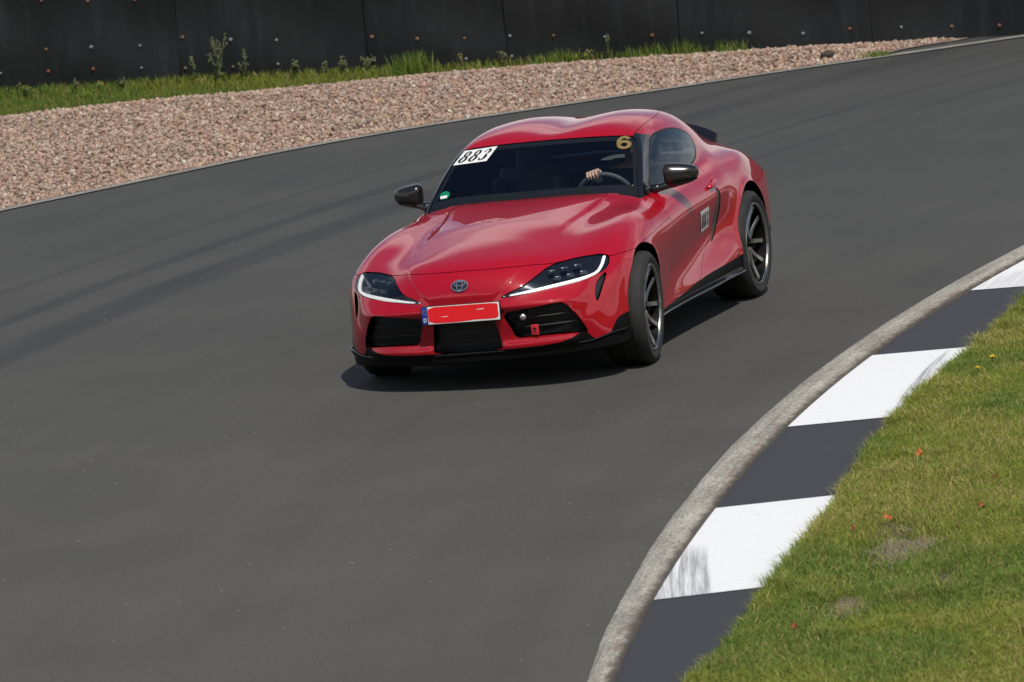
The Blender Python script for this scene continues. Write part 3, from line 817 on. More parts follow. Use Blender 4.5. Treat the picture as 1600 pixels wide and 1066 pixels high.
# ---------------------------------------------------------------- badge, plate, stickers, cabin
def stick(name,V2,F,mat,view,off,parent,side=1,f=f_body):
    P,n,F=drape(V2,F,f,view,off,side);return obj(name,P@ROLL.T,F,mat,parent,None)
def ell(cx,cy,rx,ry,n=40): 
    t=np.linspace(0,2*np.pi,n+1);return np.stack([cx+rx*np.cos(t),cy+ry*np.sin(t)],1)
# oval emblem on the nose
t=np.linspace(0,2*np.pi,41)[:-1]
disc=np.concatenate([[(0,.655)]]+[ell(0,.655,.053*k,.0305*k)[:-1] for k in (.35,.7,1.)])
F=[(0,1+i,1+(i+1)%40) for i in range(40)]+[(1+r*40+i,41+r*40+i,41+r*40+(i+1)%40,1+r*40+(i+1)%40) for r in range(2) for i in range(40)]
badge=stick('emblem',disc,F,pbr('badge_dark',(.02,.02,.022),.3),'front',.006,bumper)
V=[];FF=[];o=0
for e,wd in ((ell(0,.655,.0515,.029),.0042),(ell(0,.655,.0185,.025),.004),(ell(0,.666,.036,.0115),.004)):
    v,f=stroke(e,wd);V.append(v);FF+=[tuple(i+o for i in q) for q in f];o+=len(v)
stick('emblem_ring',np.concatenate(V),FF,CHROME,'front',.010,badge)
# number plate
PB=np.array([2.128,0,.497]);tilt=math.radians(-5)
Rp=np.array(Matrix.Rotation(tilt,3,'Y'))
def plate_part(name,y0,y1,z0,z1,t0,t1,mat,parent,bev=.002):
    mb=MB().box(((t0+t1)/2,(y0+y1)/2,(z0+z1)/2),(t1-t0,y1-y0,z1-z0),None,bev).map(lambda v:(np.asarray(v)@Rp.T+PB)@ROLL.T)
    return mb.build(name,mat,parent,auto=40)
pl=plate_part('number_plate',-.250,.250,-.057,.057,-.02,.002,SATBLK,car)
plate_part('plate_face',-.246,.246,-.053,.053,.0,.004,WHITE,pl,.001)
poly=[(-.203,-.047),(-.05,-.050),(.03,-.047),(.08,-.042),(.20,-.044),(.232,-.040),(.241,-.018),(.236,.0),(.240,.034),(.234,.049),(.10,.050),(-.05,.0495),(-.206,.0505),(-.2075,.0)]
poly=chaikin(poly,1)
MB().prism(poly,lambda p,s:(.0035+.0012*s,p[0],p[1])).map(lambda v:(np.asarray(v)@Rp.T+PB)@ROLL.T).build('plate_panel',PLRED,pl,False)
v1=[(.10,.016),(.105,.019),(.15,.022),(.152,.019),(.13,.0165)];v2=[(-.125,-.012),(-.12,-.0095),(-.08,-.010),(-.082,-.013)]
for v in (v1,v2): MB().prism(v,lambda p,s:(.004+.0012*s,p[0],p[1])).map(lambda v:(np.asarray(v)@Rp.T+PB)@ROLL.T).build('plate_mark',WHITE,pl,False)
eu=plate_part('plate_band',-.246,-.208,-.053,.053,.002,.0052,BLUE,pl,.0008)
s=[( -.234,-.036),(-.234,-.014),(-.226,-.014),(-.220,-.019),(-.220,-.031),(-.226,-.036),(-.234,-.036)]
v,f=stroke(np.array(s),.0042);MB().add([(.0062,a,b) for a,b in v],f).map(lambda v:(np.asarray(v)@Rp.T+PB)@ROLL.T).build('plate_letter',WHITE,pl,False)
mb=MB()
for k in range(12):
    a=2*math.pi*k/12;mb.box((.0058,-.227+.012*math.cos(a),.022+.012*math.sin(a)),(.001,.0028,.0028))
mb.map(lambda v:(np.asarray(v)@Rp.T+PB)@ROLL.T).build('plate_stars',pbr('star_yellow',(.6,.45,.03),.5),pl,False)
# horn and red tow loop in the left intake
x=float(onfront(f_lower,[.365],[.437])[0])
mb=MB();
bm=bmesh.new();bmesh.ops.create_uvsphere(bm,u_segments=16,v_segments=10,radius=.024)
mb.add([v.co for v in bm.verts],[[v.index for v in f.verts] for f in bm.faces]);bm.free()
mb.map(lambda v:(np.asarray(v)+np.array([x-.012,.365,.440]))@ROLL.T).build('tow_eye',CHROME,car)
x=float(onfront(f_lower,[.425],[.36])[0])
tl=MB().box((x-.005,.425,.352),(.016,.048,.066),None,.006).map(lambda v:v@ROLL.T).build('tow_strap',pbr('tow_red',(.5,.02,.03),.5),car)
MB().box((x+.0035,.425,.352),(.002,.010,.030)).box((x+.0035,.425,.362),(.002,.024,.006)).map(lambda v:v@ROLL.T).build('strap_mark',pbr('strap_dark',(.10,.01,.015),.6),tl,False)
# start number on the windscreen, start number on the door
c=[(-.594,1.2325),(-.345,1.2395),(-.372,1.160),(-.628,1.142)]
c=[(-.556,1.226),(-.332,1.240),(-.378,1.166),(-.604,1.154)]
c=np.array(c)
Pq,Fq=grid_quad(c,12,6);st=stick('race_number',Pq,Fq,WHITE,'front',.003,ws)
def bil(u,v): return (1-v)*((1-u)*c[0]+u*c[1])+v*((1-u)*c[3]+u*c[2])
for i,ch in enumerate('883'):
    v,f=glyph(ch,.10,1);v=np.array([bil(.06+.30*i+.28*a,.88-.76*b) for a,b in v]);stick('race_digit',v,f,INK,'front',.0055,st)
c=np.array([(-.175,.690),(-.36,.712),(-.415,.575),(-.235,.545)]);c=np.array([(-.15,.697),(-.345,.705),(-.43,.565),(-.25,.550)])
for d,sg in zip(doors,(1,-1)):
    cc=c if sg>0 else c[[1,0,3,2]]
    Pq,Fq=grid_quad(cc,8,8);st=stick('door_number',Pq,Fq,WHITE,'side',.003,d,sg)
    bl=lambda u,v:(1-v)*((1-u)*cc[0]+u*cc[1])+v*((1-u)*cc[3]+u*cc[2])
    for i,ch in enumerate('883'):
        v,f=glyph(ch,.0,1);v=np.array([bl(.07+.295*i+.26*a,.86-.72*b) for a,b in v]);stick('door_digit',v,f,INK,'side',.0055,d,sg)
# gold 6 at the top of the screen
v,f=glyph('6');v=np.array([(.452+.098*a+.03*(1-b),1.167+.068*b) for a,b in v]);stick('gold_number',v,f,GOLD,'front',.004,ws)
# round green permit in the lower corner
d=np.concatenate([[(-.600,.998)],ell(-.600,.998,.034,.021)[:-1]]);gs=stick('green_permit',d,[(0,1+i,1+(i+1)%40) for i in range(40)],GREEN,'front',.004,ws)
q=np.array([(-.628,.992),(-.580,.997),(-.582,.983),(-.624,.978)]);Pq,Fq=grid_quad(q,4,2);stick('permit_field',Pq,Fq,WHITE,'front',.006,gs)
# cabin
def rbox(c,d,rx=0,ry=0,bev=.03):
    R=np.array(Matrix.Rotation(ry,3,'Y')@Matrix.Rotation(rx,3,'X'));return MB().box(c,d,R,bev).map(lambda v:v@ROLL.T)
secs=[]
for y in np.linspace(-.66,.66,25):
    hump=.028*math.exp(-((y-.37)/.17)**4)
    x0=.47-.04*(y/.66)**2
    secs.append([(x0,y,.915),(x0-.15,y,.925+hump*.6),(x0-.30,y,.915+hump),(x0-.36,y,.88+hump),(x0-.34,y,.72),(x0-.25,y,.55),(x0,y,.50)])
V,F=ribbon_solid(secs);dash=obj('dashboard',V@ROLL.T,F,TRIM,car)
MB().box((.06,-.01,.905),(.02,.20,.085),np.array(Matrix.Rotation(.25,3,'Y')),.008).map(lambda v:v@ROLL.T).build('centre_screen',GLOSSBLK,dash)
for y in (.37,-.37):
    s=rbox((-.36,y,.42),(.52,.50,.16),0,-.12,.05).build('seat',SEATM,car)
    rbox((-.68,y,.72),(.13,.46,.60),0,-.32,.05).build('backrest',SEATM,s)
    rbox((-.80,y,1.06),(.09,.24,.17),0,-.28,.035).build('headrest',SEATM,s)
    for q in (-1,1): rbox((-.62,y+.21*q,.72),(.14,.09,.46),0,-.32,.035).build('bolster',SEATM,s)
rbox((-.30,0,.40),(1.4,.22,.20),0,0,.04).build('centre_tunnel',TRIM,car)
rbox((-.15,0,.20),(2.2,1.5,.05),0,0,.01).build('cabin_floor',TRIM,car)
rbox((-1.02,0,.62),(.06,1.36,.62),0,-.1,.02).build('rear_bulkhead',TRIM,car)
rbox((-1.55,0,.80),(1.0,1.1,.03),0,.05,.01).build('boot_floor',TRIM,car)
MB().tube([(-1.05,-.56,1.00),(-1.07,0,1.012),(-1.05,.56,1.00)],.014,10).map(lambda v:v@ROLL.T).build('strut_brace',pbr('brace_grey',(.35,.36,.37),.4),car)
for y in (.66,-.66): rbox((-.05,y,.70),(1.1,.05,.38),0,0,.02).build('door_card',TRIM,car)
# steering wheel
SWC=np.array([.10,.37,.86]);SWR=.182;tl=math.radians(24)
swn=np.array([-math.cos(tl),0,math.sin(tl)]);swu=np.array([math.sin(tl),0,math.cos(tl)]);sws=np.array([0,1.,0])
def sw(a,r,o=0): return SWC+swu*r*math.sin(a)+sws*r*math.cos(a)+swn*o
mb=MB();P=[sw(a,SWR) for a in np.linspace(0,2*math.pi,49)];mb.tube(P,.015,10,False)
for a in (0,math.pi,-math.pi/2): mb.tube([sw(a,.05),sw(a,SWR)],[.022,.013],8)
mb.add(*(lambda b:(b.V[0],b.F))(MB().box(SWC,(.05,.15,.12),np.array(Matrix.Rotation(-tl,3,'Y')),.02)))
mb.tube([SWC,SWC-swn*.25],.03,10)
mb.map(lambda v:v@ROLL.T).build('steering_wheel',TRIM,car)
# ---------------------------------------------------------------- the driver
def cone(P,a,b,ra,rb):
    a=np.array(a);b=np.array(b);ab=b-a;t=np.clip(((P-a)@ab)/(ab@ab),0,1);return np.linalg.norm(P-a-t[...,None]*ab,axis=-1)-(ra+(rb-ra)*t)
def chain(P,pts,k):
    d=None
    for (a,ra),(b,rb) in zip(pts[:-1],pts[1:]):
        c=cone(P,a,b,ra,rb);d=c if d is None else smin(d,c,k)
    return d
def stackp(x,y,z):
    x,y,z=np.broadcast_arrays(x,y,z);return np.stack([x,y,z],-1)
DY=.37
HR=(.055,.315,1.005);HLh=(.075,.545,.895)
def f_drv(x,y,z):
    P=stackp(x,y,z)
    d=chain(P,[((-.47,DY,.52),.16),((-.57,DY,.72),.150),((-.63,DY,.86),.150)],.08)
    d=smin(d,chain(P,[((-.63,DY-.15,.90),.075),((-.63,DY+.15,.90),.075)],.05),.08)
    d=smin(d,chain(P,[((-.63,DY,.93),.06),((-.62,DY,1.02),.052)],.02),.04)
    h=np.sqrt(((P[...,0]+.605)/.098)**2+((P[...,1]-DY)/.076)**2+((P[...,2]-1.105)/.118)**2)-1
    d=smin(d,h*.09,.03)
    d=smin(d,cone(P,(-.515,DY,1.095),(-.500,DY,1.075),.012,.016),.02)
    for s in (-1,1): d=smin(d,cone(P,(-.61,DY+s*.076,1.11),(-.615,DY+s*.078,1.085),.014,.010),.012)
    d=smin(d,chain(P,[((-.62,DY-.17,.89),.062),((-.30,DY-.24,.80),.046),(( -.02,.285,.965),.031)],.03),.03)
    d=smin(d,chain(P,[((-.62,DY+.17,.89),.062),((-.30,DY+.22,.74),.046),((.01,.555,.865),.031)],.03),.03)
    for s in (-1,1): d=smin(d,chain(P,[((-.44,DY+s*.09,.50),.09),((-.02,DY+s*.12,.60),.065),((.28,DY+s*.10,.38),.045),((.36,DY+s*.10,.34),.04)],.03),.05)
    return d
def f_hand(x,y,z,c,sgn,up):
    """hand closed round the wheel rim at c; up = direction along the rim seen from the knuckles"""
    c=np.array(c);P=c+(stackp(x,y,z)-c)/.88;u=np.array(up,float);u/=np.linalg.norm(u);n=-swn;o=np.cross(u,n);o*=np.sign(o@swu if abs(o@swu)>.1 else o[1]*sgn+1e-6)
    q=lambda a,b,d:c+u*a+n*b+o*d        # a along rim, b towards the windscreen, d outwards from the rim
    d=chain(P,[(q(-.034,-.030,.012),.017),(q(.034,-.030,.012),.016)],.01)
    d=smin(d,chain(P,[(q(-.02,-.036,.0),.018),(q(.02,-.036,.0),.018),(q(.0,-.075,-.025),.024)],.012),.02)
    for i,(a,l) in enumerate(((-.036,.92),(-.012,1.05),(.012,1.0),(.035,.82))):
        f=chain(P,[(q(a*.95,-.026,.020),.0105),(q(a,-.002,.030+.003*(i%2)),.0100),(q(a*1.04,.025*l,.016),.0094),(q(a*1.04,.026*l,-.004*l),.0084)],.003)
        d=smin(d,f,.0045)
    t=chain(P,[(q(-.038*1,-.045,-.004),.013),(q(-.046,-.022,-.020),.011),(q(-.030,.004,-.024),.0095)],.004)
    return smin(d,t,.008)
SKIN=pbr('skin',(.72,.47,.35),.5);SHIRT=pbr('dark_shirt',(.012,.013,.017),.85);HAIR=pbr('dark_hair',(.018,.013,.010),.7)
def tri(V,N,Q): return V,N,np.concatenate([Q[:,[0,1,2]],Q[:,[0,2,3]]])
B=tri(*surface_net(f_drv,(-.85,-.02,.28),(.48,.80,1.26),.014))
aR=math.radians(106);cR=sw(aR,SWR);tR=swu*math.cos(aR)-sws*math.sin(aR)
aL=math.radians(8);cL=sw(aL,SWR);tLh=swu*math.cos(aL)-sws*math.sin(aL)
HRm=tri(*surface_net(lambda x,y,z:f_hand(x,y,z,cR,-1,tR),cR-.13,cR+.13,.0045))
HLm=tri(*surface_net(lambda x,y,z:f_hand(x,y,z,cL,1,tLh),cL-.13,cL+.13,.0055))
M=join(B,HRm,HLm)
me_faces=M[2];cen=M[0][me_faces].mean(1)
isskin=(np.arange(len(me_faces))>=len(B[2]))|((cen[:,2]>.965)&(cen[:,0]<-.45))
drv=obj('person',M[0]@ROLL.T,me_faces,[SHIRT,SKIN],None,M[1]@ROLL.T,label='driver in dark clothes behind the windscreen, bare hand on the steering wheel',cat='person')
drv.data.polygons.foreach_set('material_index',isskin.astype(np.int32))
hf=lambda x,y,z:np.maximum(smin(np.sqrt(((x+.615)/.108)**2+((y-DY)/.086)**2+((z-1.118)/.120)**2)*.1-.1,1e3+0*x,.01),np.maximum(-(z-1.10)-.35*(x+.62)*0,(x+.54)*.9+ (1.135-z)*.9))
Hm=tri(*surface_net(lambda x,y,z:hf(*np.broadcast_arrays(x,y,z)),(-.78,.22,1.0),(-.45,.52,1.27),.012))
obj('hair',Hm[0]@ROLL.T,Hm[2],HAIR,drv,Hm[1]@ROLL.T)
EYE=pbr('eye_dark',(.02,.02,.02),.2)
for s in (-1,1): MB().add(ico*[.008,.014,.006]+[-.517,DY+s*.032,1.112],icf).map(lambda v:np.asarray(v)@ROLL.T).build('eye',EYE,drv)
MB().box((-.513,DY,1.045),(.012,.046,.010),None,.004).map(lambda v:np.asarray(v)@ROLL.T).build('mouth',pbr('lips',(.34,.13,.11),.5),drv)
# ---------------------------------------------------------------- ground, track, kerb, gravel, lawn
C0=np.array([1.2,40.0])                       # centre of the bend
def pol(th,r,z=0.): return (C0[0]+r*math.sin(th),C0[1]-r*math.cos(th),z)
def structure(name,V,F,mat,smooth=False,**kw): return obj(name,V,F,mat,None,None,smooth,kind='structure',**kw)
def radial(nt):
    """(radius from the bend's centre, distance along the bend) of the shaded point"""
    g=N_(nt,'ShaderNodeNewGeometry').outputs['Position']
    s=N_(nt,'ShaderNodeSeparateXYZ');nt.links.new(g,s.inputs[0])
    dx=math_(nt,'SUBTRACT',s.outputs[0],C0[0]);dy=math_(nt,'SUBTRACT',C0[1],s.outputs[1])
    r=math_(nt,'SQRT',math_(nt,'ADD',math_(nt,'MULTIPLY',dx,dx),math_(nt,'MULTIPLY',dy,dy)))
    th=math_(nt,'ARCTAN2',dx,dy);return g,r,math_(nt,'MULTIPLY',th,38.0)
def comb(nt,x,y,z=0.):
    c=N_(nt,'ShaderNodeCombineXYZ')
    for i,v in enumerate((x,y,z)):
        if isinstance(v,(int,float)): c.inputs[i].default_value=v
        else: nt.links.new(v,c.inputs[i])
    return c.outputs[0]
def band(nt,r,c,w):
    """1 on radius c, falling to 0 at distance w"""
    d=math_(nt,'ABSOLUTE',math_(nt,'SUBTRACT',r,c));m=N_(nt,'ShaderNodeMapRange');m.interpolation_type='SMOOTHERSTEP'
    nt.links.new(d,m.inputs['Value']);m.inputs['From Min'].default_value=w;m.inputs['From Max'].default_value=w*.25
    return m.outputs[0]
def asphalt():
    m,nt,b=nodes('asphalt');g,r,s=radial(nt)
    fine=noise(nt,g,62,3,.8);mid=noise(nt,g,28,3,.6);big=noise(nt,g,.7,3,.55)
    c=ramp(nt,fine,[(.36,(.033,.032,.028)),(.5,(.066,.0645,.0575)),(.64,(.110,.108,.098))])
    c=mix(nt,ramp(nt,mid,[(.30,(.45,.45,.45)),(.70,(.85,.85,.85))]),c,(.071,.069,.062))
    c=mix(nt,1.0,c,ramp(nt,big,[(.3,(.90,.90,.90)),(.7,(1.07,1.065,1.05))]),'MULTIPLY')
    # viewing-angle sheen painted into the colour: paler and browner near, darker far
    sx=N_(nt,'ShaderNodeSeparateXYZ');nt.links.new(g,sx.inputs[0]);view_tone=N_(nt,'ShaderNodeMapRange')
    nt.links.new(math_(nt,'ADD',sx.outputs[0],math_(nt,'MULTIPLY',big,3.)),view_tone.inputs['Value']);view_tone.inputs['From Min'].default_value=-7;view_tone.inputs['From Max'].default_value=9
    c=mix(nt,1.0,c,ramp(nt,view_tone.outputs[0],[(0,(.83,.84,.86)),(.5,(.97,.97,.97)),(1,(1.13,1.11,1.06))]),'MULTIPLY')
    # polished, slightly streaked driving direction
    st=noise(nt,comb(nt,math_(nt,'MULTIPLY',r,2.6),math_(nt,'MULTIPLY',s,.06)),1.0,4,.6)
    c=mix(nt,1.0,c,ramp(nt,st,[(.35,(.94,.94,.945)),(.62,(1.03,1.03,1.025))]),'MULTIPLY')
    # tyre marks
    wob=math_(nt,'MULTIPLY',math_(nt,'SUBTRACT',noise(nt,comb(nt,math_(nt,'MULTIPLY',s,.12),0),1,2),.5),.22)
    rw=math_(nt,'ADD',r,wob);acc=None
    farm=N_(nt,'ShaderNodeMapRange');nt.links.new(sx.outputs[0],farm.inputs['Value']);farm.inputs['From Min'].default_value=-3.5;farm.inputs['From Max'].default_value=-8;farm.inputs['To Min'].default_value=.12
    for cc,w,k,far in ((44.64,.15,.50,0),(44.0,.30,.72,0),(43.46,.08,.30,1),(45.32,.07,.30,0),(42.72,.09,.40,1),(42.05,.09,.42,1),(41.6,.06,.25,1),(43.1,.06,.25,1),(42.4,.05,.18,1)):
        q=math_(nt,'MULTIPLY',band(nt,rw,cc,w),k)
        if far: q=math_(nt,'MULTIPLY',q,farm.outputs[0])
        acc=q if acc is None else math_(nt,'MAXIMUM',acc,q)
    brk=ramp(nt,noise(nt,comb(nt,math_(nt,'MULTIPLY',r,.9),math_(nt,'MULTIPLY',s,.11)),1.0,3),[(.32,(.25,.25,.25)),(.54,(1,1,1))])
    c=mix(nt,math_(nt,'MULTIPLY',acc,brk),c,(.026,.0255,.027))
    # scattered pale chippings
    vo=N_(nt,'ShaderNodeTexVoronoi');vo.inputs['Scale'].default_value=11;nt.links.new(g,vo.inputs['Vector'])
    sp=math_(nt,'LESS_THAN',vo.outputs['Distance'],.075);sel=math_(nt,'GREATER_THAN',noise(nt,g,5,1),.57)
    c=mix(nt,math_(nt,'MULTIPLY',math_(nt,'MULTIPLY',sp,sel),.8),c,(.34,.33,.28))
    nt.links.new(c,b.inputs['Base Color']);b.inputs['Roughness'].default_value=.82;b.inputs['Specular IOR Level'].default_value=.35
    bump(nt,b,fine,.55,.004);return m
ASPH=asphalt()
def soil():
    m,nt,b=nodes('lawn_soil');g=N_(nt,'ShaderNodeNewGeometry').outputs['Position']
    c=ramp(nt,noise(nt,g,3,4),[(.3,(.06,.065,.020)),(.7,(.13,.105,.048))])
    c=mix(nt,ramp(nt,noise(nt,g,60,3),[(.3,(0,0,0)),(.7,(.6,.6,.6))]),c,(.085,.095,.028))
    nt.links.new(c,b.inputs['Base Color']);b.inputs['Roughness'].default_value=.95;b.inputs['Specular IOR Level'].default_value=.1;return m
SOIL=soil()
S=600
structure('ground',[(-S,-S,-.03),(S,-S,-.03),(S,S,-.03),(-S,S,-.03)],[(0,1,2,3)],SOIL)
OUT=[(60,14),(45,2.0),(33,-4.5),(22,-8.2),(12,-9.6),(4,-9.7),(-2,-8.9),(-5,-8.05),(-7.471,-6.967),(-8.3,-6.55),(-9.065,-6.188),(-9.978,-5.75),(-10.6,-5.36),(-11.25,-4.88),(-11.828,-4.35),(-12.339,-3.81),(-12.9,-3.25),(-13.60,-2.58),(-14.225,-1.90),(-14.502,-1.57),(-14.80,-1.22),(-15.2,-.80),(-15.6,-.36),(-17.2,1.5),(-19.5,4.8),(-22,9.5),(-24,16)]
OUTc=chaikin(OUT,2,False)
inner=[pol(t,37.72) for t in np.linspace(1.1,-.62,120)]
Vt=[(x,y,0) for x,y in OUTc]+[(x,y,0) for x,y,_ in inner[::-1]]
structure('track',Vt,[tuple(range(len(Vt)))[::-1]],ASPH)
# pale concrete edge of the track against the gravel
i0=np.argmin(np.hypot(OUTc[:,0]-12,OUTc[:,1]+9.6));E=OUTc[i0:];T=np.gradient(E,axis=0);T/=np.linalg.norm(T,axis=1)[:,None];No=np.stack([T[:,1],-T[:,0]],1)
def concrete(name,a,bb):
    m,nt,b=nodes(name);g=N_(nt,'ShaderNodeNewGeometry').outputs['Position']
    c=ramp(nt,noise(nt,g,35,4,.65),[(.3,a),(.7,bb)]);c=mix(nt,1.0,c,ramp(nt,noise(nt,g,4,3),[(.3,(.75,.74,.72)),(.7,(1.05,1.05,1.05))]),'MULTIPLY')
    nt.links.new(c,b.inputs['Base Color']);b.inputs['Roughness'].default_value=.9;bump(nt,b,noise(nt,g,120,3),.5,.004);return m
wd=np.where(E[:,0]<-14.45,.085,.055)
Ve=[(*p,.010) for p in E+No*.05]+[(*p,.010) for p in E-No*wd[:,None]];n=len(E)
structure('track_edge',Ve,[(i,i+1,n+i+1,n+i) for i in range(n-1)][::1],concrete('edge_concrete',(.20,.185,.165),(.36,.335,.30)))
# asphalt shoulder where the gravel runs out
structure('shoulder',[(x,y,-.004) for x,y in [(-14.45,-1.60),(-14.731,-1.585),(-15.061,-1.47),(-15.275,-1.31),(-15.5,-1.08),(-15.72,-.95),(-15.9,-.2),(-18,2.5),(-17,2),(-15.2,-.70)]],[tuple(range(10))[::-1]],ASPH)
# kerb: low concrete ridge, then the painted apron
def kerb_mat():
    m,nt,b=nodes('kerb_concrete');g,r,s=radial(nt)
    r=math_(nt,'SUBTRACT',r,math_(nt,'MULTIPLY',math_(nt,'POWER',math_(nt,'DIVIDE',math_(nt,'MAXIMUM',math_(nt,'SUBTRACT',s,4.),0.),5.),1.6),.125))
    c=ramp(nt,noise(nt,g,60,4,.75),[(.36,(.18,.17,.145)),(.5,(.42,.395,.345)),(.62,(.68,.645,.56))])
    c=mix(nt,1.0,c,ramp(nt,noise(nt,comb(nt,math_(nt,'MULTIPLY',r,3),math_(nt,'MULTIPLY',s,.8)),2.0,4),[(.3,(.66,.65,.62)),(.65,(1.1,1.09,1.05))]),'MULTIPLY')
    # rubbed in rubber, streaked along the run
    st=noise(nt,comb(nt,math_(nt,'MULTIPLY',r,22),math_(nt,'MULTIPLY',s,.5)),1.0,4,.65)
    c=mix(nt,ramp(nt,st,[(.50,(0,0,0)),(.72,(.5,.5,.5))]),c,(.10,.094,.084))
    # what is left of the old paint: red beside the dark fields, cream beside the white ones
    per=math_(nt,'FRACT',math_(nt,'DIVIDE',math_(nt,'ADD',s,-.12+47.5),4.75))
    iswhite=math_(nt,'LESS_THAN',per,.50)
    side=N_(nt,'ShaderNodeMapRange');nt.links.new(r,side.inputs['Value']);side.inputs['From Min'].default_value=37.79;side.inputs['From Max'].default_value=37.755
    worn=ramp(nt,noise(nt,comb(nt,math_(nt,'MULTIPLY',r,14),math_(nt,'MULTIPLY',s,3)),1.6,5,.7),[(.44,(0,0,0)),(.62,(.7,.7,.7))])
    amt=math_(nt,'MULTIPLY',side.outputs[0],worn)
    c=mix(nt,amt,c,mix(nt,iswhite,(.22,.125,.105),(.52,.47,.37)))
    # dirt in the joint
    j=N_(nt,'ShaderNodeMapRange');nt.links.new(math_(nt,'ADD',r,math_(nt,'MULTIPLY',noise(nt,g,11,5,.75),.09)),j.inputs['Value']);j.inputs['From Min'].default_value=37.785;j.inputs['From Max'].default_value=37.745
    c=mix(nt,math_(nt,'MULTIPLY',j.outputs[0],.9),c,(.06,.048,.033))
    nt.links.new(c,b.inputs['Base Color']);b.inputs['Roughness'].default_value=.85;bump(nt,b,noise(nt,g,60,4,.75),1.0,.010);return m
ths=np.linspace(1.1,-.62,1400)
def kerb_in(t): return 37.685+.125*(min(max(38*t-4,0),6)/5)**1.6
prof=[(0,-.006),(.08,.008),(.25,.017),(.5,.025),(.80,.027),(.95,.022),(1.0,-.01)]
V=[];F=[]
for t in ths:
    a=37.94-.02*math.exp(-((t-.14)/.08)**2)+.02*min(max((t-.18)/.06,0),1);bi=kerb_in(t)
    jr=.0035*math.sin(t*97)+.003*math.sin(t*241+1)+.0015*math.sin(t*733)
    for i,(u,z) in enumerate(prof): V.append(pol(t,a+(bi-a)*u+(jr if i==0 else -jr if i>4 else 0),z))
k=len(prof)
for i in range(len(ths)-1):
    for j in range(k-1): F.append((i*k+j,(i+1)*k+j,(i+1)*k+j+1,i*k+j+1))
structure('kerb',V,F,kerb_mat(),True)
def apron_mat(name,base,worn,rough=.7):
    m,nt,b=nodes(name);g,r,s=radial(nt)
    c=ramp(nt,noise(nt,g,45,4,.6),[(.3,tuple(x*.95 for x in base)),(.7,tuple(x*1.03 for x in base))])
    w1=noise(nt,comb(nt,math_(nt,'MULTIPLY',r,9),math_(nt,'MULTIPLY',s,1.1)),1.0,4,.65)
    c=mix(nt,ramp(nt,w1,[(.60,(0,0,0)),(.76,(.55,.55,.55))]),c,worn)
    fl=noise(nt,g,16,2);c=mix(nt,ramp(nt,fl,[(.74,(0,0,0)),(.77,(.7,.7,.7))]),c,tuple(x*.5 for x in worn))
    nt.links.new(c,b.inputs['Base Color']);b.inputs['Roughness'].default_value=rough;bump(nt,b,noise(nt,g,140,3),.35,.003);return m,nt,b,g,r,s
DARKAP=apron_mat('dark_apron_paint',(.0385,.0375,.0425),(.062,.060,.064))[0]
def strip(name,t0,t1,r0,r1,z,mat,n):
    V=[];F=[]
    for t in np.linspace(t0,t1,n+1):
        for r in (r0,r1): V.append(pol(t,r,z))
    for i in range(n): F.append((2*i,2*i+1,2*i+3,2*i+2))
    return structure(name,V,F,mat)
strip('apron',1.1,-.62,37.83,36.75,.009,DARKAP,300)
m,nt,b,g,r,s=apron_mat('white_apron_paint',(.84,.84,.83),(.80,.80,.79),.6)
c=b.inputs['Base Color'].links[0].from_socket
# tyre scuffs over the white fields
def patch(r0,s0,wr,ws,slope):
    """soft elongated patch round (r0, s0) in bend coordinates"""
    ds=math_(nt,'SUBTRACT',s,s0);dr=math_(nt,'SUBTRACT',math_(nt,'SUBTRACT',r,r0),math_(nt,'MULTIPLY',ds,slope))
    q=math_(nt,'ADD',math_(nt,'POWER',math_(nt,'ABSOLUTE',math_(nt,'DIVIDE',dr,wr)),2.0),math_(nt,'POWER',math_(nt,'ABSOLUTE',math_(nt,'DIVIDE',ds,ws)),2.0))
    mr=N_(nt,'ShaderNodeMapRange');mr.interpolation_type='SMOOTHSTEP';nt.links.new(q,mr.inputs['Value']);mr.inputs['From Min'].default_value=1;mr.inputs['From Max'].default_value=.35;return mr.outputs[0]
sc=noise(nt,comb(nt,math_(nt,'MULTIPLY',math_(nt,'ADD',r,math_(nt,'MULTIPLY',s,.10)),34),math_(nt,'MULTIPLY',s,.9)),1.0,4,.7)
# brushed rubber in the near corner beside the kerb, ending on a sharp slanted edge
ed=N_(nt,'ShaderNodeMapRange');nt.links.new(math_(nt,'ADD',r,math_(nt,'MULTIPLY',math_(nt,'SUBTRACT',s,6.2),.115)),ed.inputs['Value']);ed.inputs['From Min'].default_value=37.575;ed.inputs['From Max'].default_value=37.60
sn=N_(nt,'ShaderNodeMapRange');nt.links.new(s,sn.inputs['Value']);sn.inputs['From Min'].default_value=5.9;sn.inputs['From Max'].default_value=6.3
wh=math_(nt,'MULTIPLY',math_(nt,'MULTIPLY',ed.outputs[0],sn.outputs[0]),.9)
wh=math_(nt,'MAXIMUM',wh,math_(nt,'MULTIPLY',patch(37.165,1.30,.05,1.35,-.055),.95))
wh=math_(nt,'MAXIMUM',wh,math_(nt,'MULTIPLY',patch(37.45,-2.5,.3,.6,0),.35))
c=mix(nt,math_(nt,'MULTIPLY',ramp(nt,sc,[(.36,(0,0,0)),(.58,(.9,.9,.9))]),wh),c,(.27,.27,.285))
nt.links.new(c,b.inputs['Base Color'])
for kk in range(-4,6):
    t1=(.12+4.75*kk)/38.0;t0=t1+2.36/38.0
    skew=.0
    V=[];F=[];n=10
    for q in range(n+1):
        t=t0+(t1-t0)*q/n
        V+= [pol(t+.002,kerb_in(t)+.004,.013),pol(t-.0045,36.80,.013)]
    for q in range(n): F.append((2*q,2*q+1,2*q+3,2*q+2))
    structure('white_field',V,F,m)
